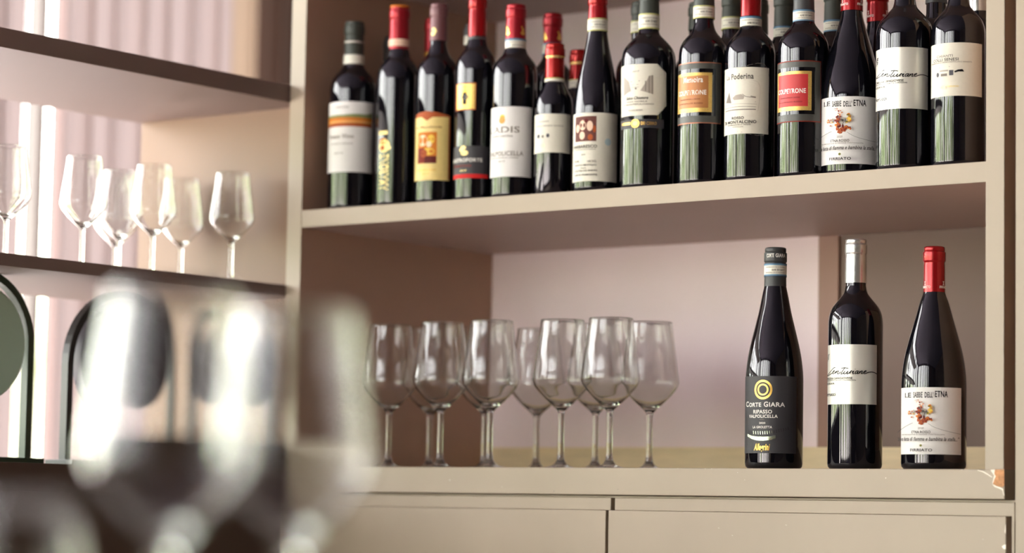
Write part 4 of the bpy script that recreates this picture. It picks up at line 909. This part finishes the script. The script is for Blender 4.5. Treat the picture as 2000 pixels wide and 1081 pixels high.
LAB = {
 'corte': 'bottle with black label and gold ring emblem, leftmost of three on the cabinet top',
 'cent': 'bottle with silver capsule and script label, middle of three on the cabinet top',
 'etna': 'wine bottle with red capsule and white bouquet label, rightmost on the cabinet top',
 'b1': 'wine bottle with white label and orange landscape band, leftmost on the upper shelf',
 'b2': 'wine bottle with no paper label, gold vertical lettering and orange-topped crimson capsule',
 'b3': 'wine bottle with yellow picture label and mauve capsule on the upper shelf',
 'b4': 'wine bottle with small gold square label above a black label with red stripe',
 'b5': 'wine bottle with plain white label, small orange crest and crimson capsule on the upper shelf',
 'b7': 'half-size wine bottle with small cream label, front one of the two small bottles',
 'b9': 'slope-shouldered bottle with cream label showing a small brown portrait picture',
 'b10': 'broad wine bottle with eight-sided cream label and gold medallion band',
 'b11': 'wine bottle with copper square label in a gold frame on the upper shelf',
 'b12': 'red-capped wine bottle with cream farmhouse landscape label on the upper shelf',
 'b13': 'wine bottle with red square label in a gold frame on the upper shelf',
 'b14': 'slope-shouldered bottle with white bouquet label on the upper shelf',
 'b15': 'wine bottle with satin white handwritten-script label on the upper shelf',
 'b16': 'wine bottle with cream label, rightmost front bottle on the upper shelf',
 'b8': 'half-size red-capped bottle behind the small cream-labelled bottle',
 'b6': 'crimson-capped bottle standing behind the two half-size bottles',
 'r2': 'dark-capped bottle almost hidden behind the bottle with the orange-topped capsule',
 'r3': 'red-capped bottle peeking out left behind the mauve-capped bottle',
 'r4': 'dark-capped bottle with pale neck band behind the black-labelled bottle with red stripe',
 'r10': 'dark-capped bottle with olive seal band behind the eight-sided label bottle',
 'r11': 'dark-necked bottle directly behind the copper square label bottle',
 'r115': 'dark-capped bottle with olive seal band between the copper label and farmhouse label bottles',
 'r12': 'dark-necked bottle directly behind the farmhouse landscape label bottle',
 'r125': 'dark-capped bottle with blue-edged seal band left behind the red square label bottle',
 'r135': 'dark-capped bottle with blue-edged seal band right behind the red square label bottle',
 'r145': 'red-capped bottle behind and between the bouquet label and script label bottles',
 'r155': 'dark-capped bottle behind the gap between the two rightmost front bottles',
 'r165': 'silver-capped bottle behind the rightmost front bottle, against the right side panel'}
for k, d in DATA.items():
    low = k in ('corte', 'cent', 'etna')
    make_bottle(d, 0.0 if low else 0.4, LAB[k], 'three wine bottles on the cabinet top' if low else 'wine bottles on the upper shelf')

# ------------------------------------------------------------------ stemware
def wine_glass_parts(parent, s=1.0, H=.220):
    t = .0010
    zb = .086                       # bowl starts
    outer = [(.0046, zb-.004), (.0064, zb), (.0130, zb+.0065), (.0225, zb+.0150), (.0325, zb+.0255), (.0400, zb+.0350), (.0432, zb+.0430), (.0434, zb+.0480), (.0422, zb+.0570), (.0392, zb+.0800), (.0350, zb+.1080), (.0320, H-.0006)]
    def sm(P_, n=5):
        Q = [P_[0]]+P_+[P_[-1]]; out = []
        for i in range(1, len(Q)-2):
            for j in range(n):
                u = j/n; p0, p1, p2, p3 = Q[i-1:i+3]
                out.append(tuple(.5*((2*p1[c])+(-p0[c]+p2[c])*u+(2*p0[c]-5*p1[c]+4*p2[c]-p3[c])*u*u+(-p0[c]+3*p1[c]-3*p2[c]+p3[c])*u**3) for c in (0, 1)))
        return out+[P_[-1]]
    outer = sm(outer)
    inner = sm([(.0314, H-.0006), (.0342, zb+.108), (.0383, zb+.080), (.0411, zb+.057), (.0421, zb+.048), (.0418, zb+.0437), (.0388, zb+.0363), (.0310, zb+.0272), (.0210, zb+.0172), (.0105, zb+.0100), (0, zb+.0072)])
    foot = sm([(0, .0008), (.010, .0012), (.022, .0010), (.0330, 0), (.0340, .0006), (.0335, .0012), (.022, .0024), (.012, .0052), (.0065, .0110), (.0050, .0175), (.0045, .026)])
    prof = foot+sm([(.0043, .04), (.0042, .06), (.0043, .074), (.0046, zb-.004)])[0:]+outer[1:]+[(.0315, H)]+inner
    
    bm = bmesh.new(); lathe(bm, [(r*s, z*s) for r, z in prof], 56)
    bmesh.ops.remove_doubles(bm, verts=bm.verts, dist=1e-6)
    me = bpy.data.meshes.new('wine_glass'); bm.to_mesh(me); bm.free(); me.materials.append(GLASS); me.shade_smooth()
    return me
GM = wine_glass_parts(None)
def wine_glass(x, y, z, label, group, s=1.0, first=[]):
    if not first:
        o = bpy.data.objects.new('wine_glass', GM); link(o); first.append(o)
    else:
        o = first[0].copy(); C.objects.link(o)
    o.location = (x, y, z); o.rotation_euler = (0, 0, random.uniform(0, 6)); o.scale = (s, s, s)
    return tag(o, label, 'glass', group)
for px, (x, y), lb in GL:
    wine_glass(x, y, 0.0, lb, 'stemmed glasses on the cabinet top')
for (x, y), lb in [
    ((-.19, -.285), 'blurred glass with a slim stem, leftmost full glass on the wing board'),
    ((-.27, -.130), 'blurred glass second from the left on the wing board'),
    ((-.17, -.155), 'blurred glass third from the left on the wing board'),
    ((-.26, +.000), 'blurred glass second from the right on the wing board, brightest streaks'),
    ((-.13, -.02), 'blurred glass nearest the beige upright on the wing board'),
    ((-.35, -.06), 'faint blurred glass at the back of the wing board'),
    ((-.20, -.43), 'blurred glass cut by the left edge of the photo on the wing board')]:
    wine_glass(x, y, .284, lb, 'glasses on the wing board', .82)

# foreground counter with strongly blurred glasses
cnt = box_obj('bar_counter', (1.45, -2.75, -.21), (2.15, -1.75, -.175), DARKW); tag(cnt, 'dark bar counter below the frame carrying the blurred foreground glasses', 'counter')
bs = box_obj('counter_base', (1.5, -2.7, ZF), (2.1, -1.8, -.21), DARKW); bs.parent = cnt; bs.matrix_parent_inverse = cnt.matrix_basis.inverted()
wine_glass(1.8309, -2.1353, -.175, 'large blurred foreground glass in front of the black arched stand', 'foreground glasses')
wine_glass(1.8095, -2.0124, -.175, 'large blurred foreground glass in front of the beige upright', 'foreground glasses')
def tumbler():
    H, R = .112, .034
    prof = [(0, .001), (R*.62, .0), (R*.74, .002), (R*.80, .008), (R*.94, .035), (R, .060), (R*.97, .085), (R*.88, H-.0006), (R*.875, H), (R*.86, H-.0006), (R*.945, .085), (R*.965, .060), (R*.905, .036), (R*.76, .014), (R*.5, .0085), (0, .008)]
    bm = bmesh.new(); lathe(bm, prof, 56); me = bpy.data.meshes.new('tumbler'); bm.to_mesh(me); bm.free(); me.materials.append(GLASS); me.shade_smooth(); return me
TM = tumbler()
for (x, y), lb in [((1.7839, -2.1966), 'short blurred glass at the bottom left corner of the photo')]:
    o = bpy.data.objects.new('tumbler', TM); link(o); o.location = (x, y, -.175); tag(o, lb, 'glass', 'short foreground glasses')

# ------------------------------------------------------------------ arched stands with round discs on the wing base
def arch_stand(x, ya, yb, z, h, fm, dm, label, disc_r, disc_z):
    w = yb-ya; r = w/2; yc = (ya+yb)/2
    t = root('arched_stand', (x, yc, z), 0, label, 'ornament', 'arched stands on the wing base')
    cu = []
    for i in range(5): cu.append((-r, (h-r)*i/4))
    for i in range(1, 24): a = pi-pi*i/24; cu.append((r*cos(a), h-r+r*sin(a)))
    for i in range(5): cu.append((r, (h-r)*(4-i)/4))
    bm = bmesh.new(); rings = []
    hw, hd = .0055, .007
    for i, (yy, zz) in enumerate(cu):
        a = cu[max(0, i-1)]; b = cu[min(len(cu)-1, i+1)]; dy, dz = b[0]-a[0], b[1]-a[1]; l = sqrt(dy*dy+dz*dz); ny, nz = -dz/l, dy/l
        rings.append([bm.verts.new((sx*hd, yy+s*ny*hw, zz+s*nz*hw)) for s, sx in ((-1, -1), (-1, 1), (1, 1), (1, -1))])
    for a, b in zip(rings, rings[1:]):
        for i in range(4): bm.faces.new((a[i], a[(i+1) % 4], b[(i+1) % 4], b[i]))
    bm.faces.new(rings[0]); bm.faces.new(rings[-1]); bmesh.ops.recalc_face_normals(bm, faces=bm.faces)
    mesh_obj('arch_frame', bm, fm, t)
    box_obj('foot_bar', (-.03, -r-.012, 0), (.03, r+.012, .009), fm, t)
    bm = bmesh.new(); lathe(bm, [(0, -.014), (disc_r-.004, -.014), (disc_r, -.010), (disc_r, .010), (disc_r-.004, .014), (0, .014)], 56)
    o = mesh_obj('disc', bm, dm, t, True); o.rotation_euler = (0, pi/2, 0); o.location = (.0, 0, disc_z)
    md = o.modifiers.new('e', 'EDGE_SPLIT')
    return t
BLK = mat('black_metal', srgb(26,26,28), .4); GRN = mat('dark_green_metal', srgb(44,62,42), .45)
DG = mat('sage_disc', srgb(178,208,192), .5, noise=.04, nscale=9); DB = mat('slate_disc', srgb(66,62,72), .5, noise=.05, nscale=9)
arch_stand(-.15, -.625, -.425, -.008, .275, GRN, DG, 'dark green arched stand with sage green disc at the left edge', .085, .172)
arch_stand(-.15, -.345, -.125, -.008, .262, BLK, DB, 'black arched stand with slate disc behind the streaked foreground glass', .092, .160)
arch_stand(-.11, -.100, .030, -.008, .225, BLK, DB, 'smaller black arched stand with slate disc nearest the beige upright', .056, .140)
